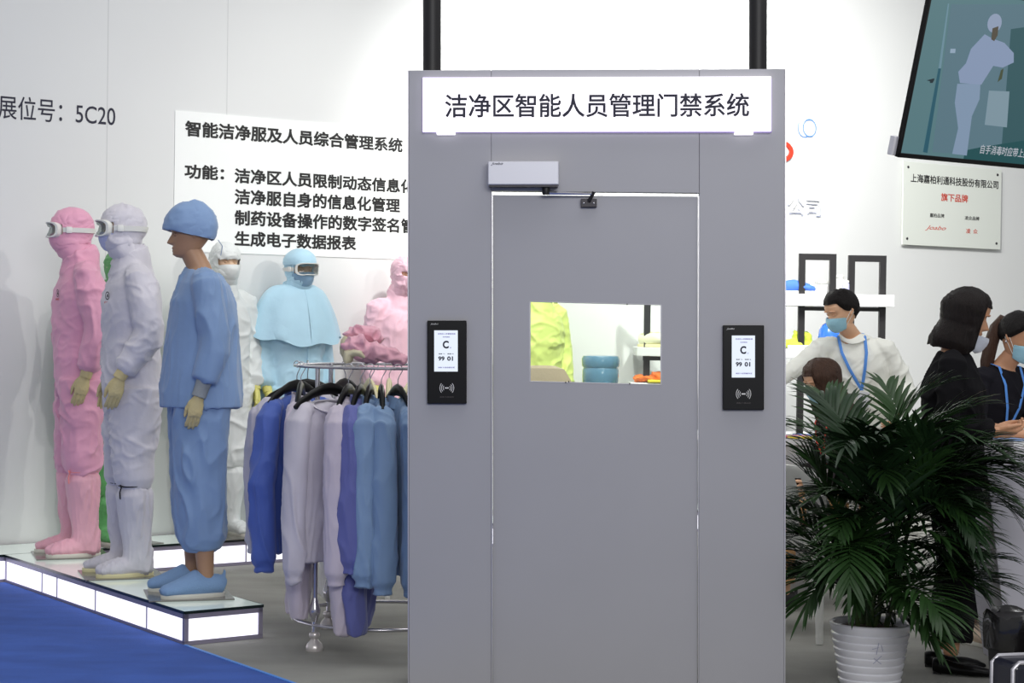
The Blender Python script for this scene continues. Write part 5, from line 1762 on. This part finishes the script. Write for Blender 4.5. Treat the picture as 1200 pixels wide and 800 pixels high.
for a, b in (((-.016, .11), (.018, .145)), ((.018, .11), (-.014, .135)), ((-.004, .15), (.004, .20)), ((-.022, .172), (.004, .18)), ((.014, .19), (.022, .165))):
    f = lambda c: Vector((c[0], -(RB0 + (RT0 - RB0) * c[1] / pot_z) - .0035, c[1]))
    mk.tube([f(a), f(b)], .0016, 5)
mk.build('pot_mark', mat('violet_mark', (184, 184, 206), .5), pot)
LEAF = mat('palm_leaf', (36, 62, 28), .42, var=.35, vscale=3, spec=.3)
LEAF2 = mat('dark_palm_leaf', (26, 48, 24), .42, var=.35, vscale=3, spec=.3)
STEM = mat('palm_stem', (62, 82, 40), .5, var=.2)
pr_ = random.Random(21)
def blade(mb, base, d, up, L, w, droop):
    d = d.normalized()
    side = d.cross(up)
    if side.length < 1e-3: side = Vector((1, 0, 0))
    side.normalize()
    n = 5
    P = base.copy()
    rows = []
    for i in range(n + 1):
        t = i / n
        ww = w * (math.sin(math.pi * min(1, .18 + t * .82)) ** .7 if t < 1 else .04)
        nn = side.cross(d)
        rows.append([P - side * ww + nn * ww * .25, P.copy(), P + side * ww + nn * ww * .25])
        d = (d + Vector((0, 0, -droop * (.3 + t)))).normalized()
        P = P + d * (L / n)
    mb.sheet(rows)
def frond(base, az, el, L, n, ll, droop, m):
    # the gate stands right beside the plant: fronds that would grow into it turn aside
    tip = Vector(base) + Vector((math.cos(az), math.sin(az), 0)) * (L * .8 + ll * .6)
    if tip.x + palm.location.x < gb.x + gxr + .03 and tip.y + PYD < GY + .22:
        az = math.pi * 2 - az if math.sin(az) < 0 else az
        if math.sin(az) < .22: az = math.pi - .25 - .5 * pr_.random()
    # and leaves no fronds inside the woman standing behind it
    if math.cos(az) > .1 and math.sin(az) > -.15: az = -abs(math.asin(math.sin(az))) * .8 - .15
    mb = MB()
    d = Vector((math.cos(az) * math.cos(el), math.sin(az) * math.cos(el), math.sin(el)))
    P = Vector(base)
    pts, ds = [P.copy()], [d.copy()]
    N = 16
    for i in range(N):
        d = (d + Vector((0, 0, -droop * (.2 + 1.4 * i / N)))).normalized()
        P = P + d * (L / N)
        pts.append(P.copy())
        ds.append(d.copy())
    mb.tube(pts, [.0045 - .0032 * i / N for i in range(N + 1)], 5)
    for i in range(n):
        t = .30 + .70 * (i + .5) / n
        x = t * N
        j = min(int(x), N - 1)
        B = lerp(pts[j], pts[j + 1], x - j)
        D = lerp(ds[j], ds[j + 1], x - j).normalized()
        sd = D.cross(Vector((0, 0, 1)))
        if sd.length < .05: sd = Vector((math.sin(az), -math.cos(az), 0))
        sd.normalize()
        upv = sd.cross(D).normalized()
        l = ll * (.55 + .6 * math.sin(math.pi * min(1, .2 + .75 * (t - .3) / .7))) * pr_.uniform(.85, 1.1)
        for s in (-1, 1):
            v = D * (.55 + .7 * t) + sd * s * (1.0 - .45 * t) + upv * .22
            v += Vector((pr_.uniform(-.1, .1), pr_.uniform(-.1, .1), pr_.uniform(-.1, .1)))
            blade(mb, B, v, upv, l, .0096 * pr_.uniform(.85, 1.15), .10 + .08 * pr_.random())
    blade(mb, pts[-1], ds[-1], Vector((0, 0, 1)), ll * .8, .008, .1)
    return mb.build('frond', [m], palm, smooth=True, recalc=False)
canes = []
for i in range(11):
    a = 2 * math.pi * i / 11 + pr_.uniform(-.2, .2)
    r = pr_.uniform(.02, .08)
    h = (.14, .61, .30, .50, .22, .56, .40, .68, .18, .48, .60)[i]
    b0 = Vector((r * math.cos(a), r * math.sin(a), pot_z - .02))
    lean = pr_.uniform(.08, .24)
    b1 = b0 + Vector((math.cos(a) * lean * h + .07 * h, math.sin(a) * lean * h, h))
    MB().tube([b0, lerp(b0, b1, .5) + Vector((0, 0, .02)), b1], [.010, .009, .007], 8).build('cane', STEM, palm)
    canes.append((a, b1, h))
fr_n = 0
for ci, (a, b1, h) in enumerate(canes):
    for j in range(7):
        az = a + pr_.uniform(-1.5, 1.5) + j * 1.257 * (.6 if j else 0)
        el = R(pr_.uniform(18, 70)) if h < .35 else R(pr_.uniform(14, 72))
        L = pr_.uniform(.36, .60)
        frond(b1 - Vector((0, 0, .03 * j)), az, el, L, 15, pr_.uniform(.16, .25), pr_.uniform(.05, .12), LEAF if (ci + j) % 3 else LEAF2)
# low fronds that arch out over the pot rim, and the broad one to the right
for az, el, L, z in ((math.pi + .25, 34, .42, .10), (math.pi - .2, 22, .40, .16), (math.pi + .1, 50, .44, .26), (-.15, 30, .46, .12), (.1, 42, .50, .22), (-.5, 28, .42, .16), (-.1, 52, .62, .46), (.15, 40, .60, .50), (-1.4, 30, .30, .15), (-2.2, 34, .36, .2), (-1.0, 38, .4, .3), (-.25, 62, .55, .55)):
    frond(Vector((.04 * math.cos(az), .04 * math.sin(az), pot_z + z)), az, R(el), L, 13, .20, .085, LEAF)
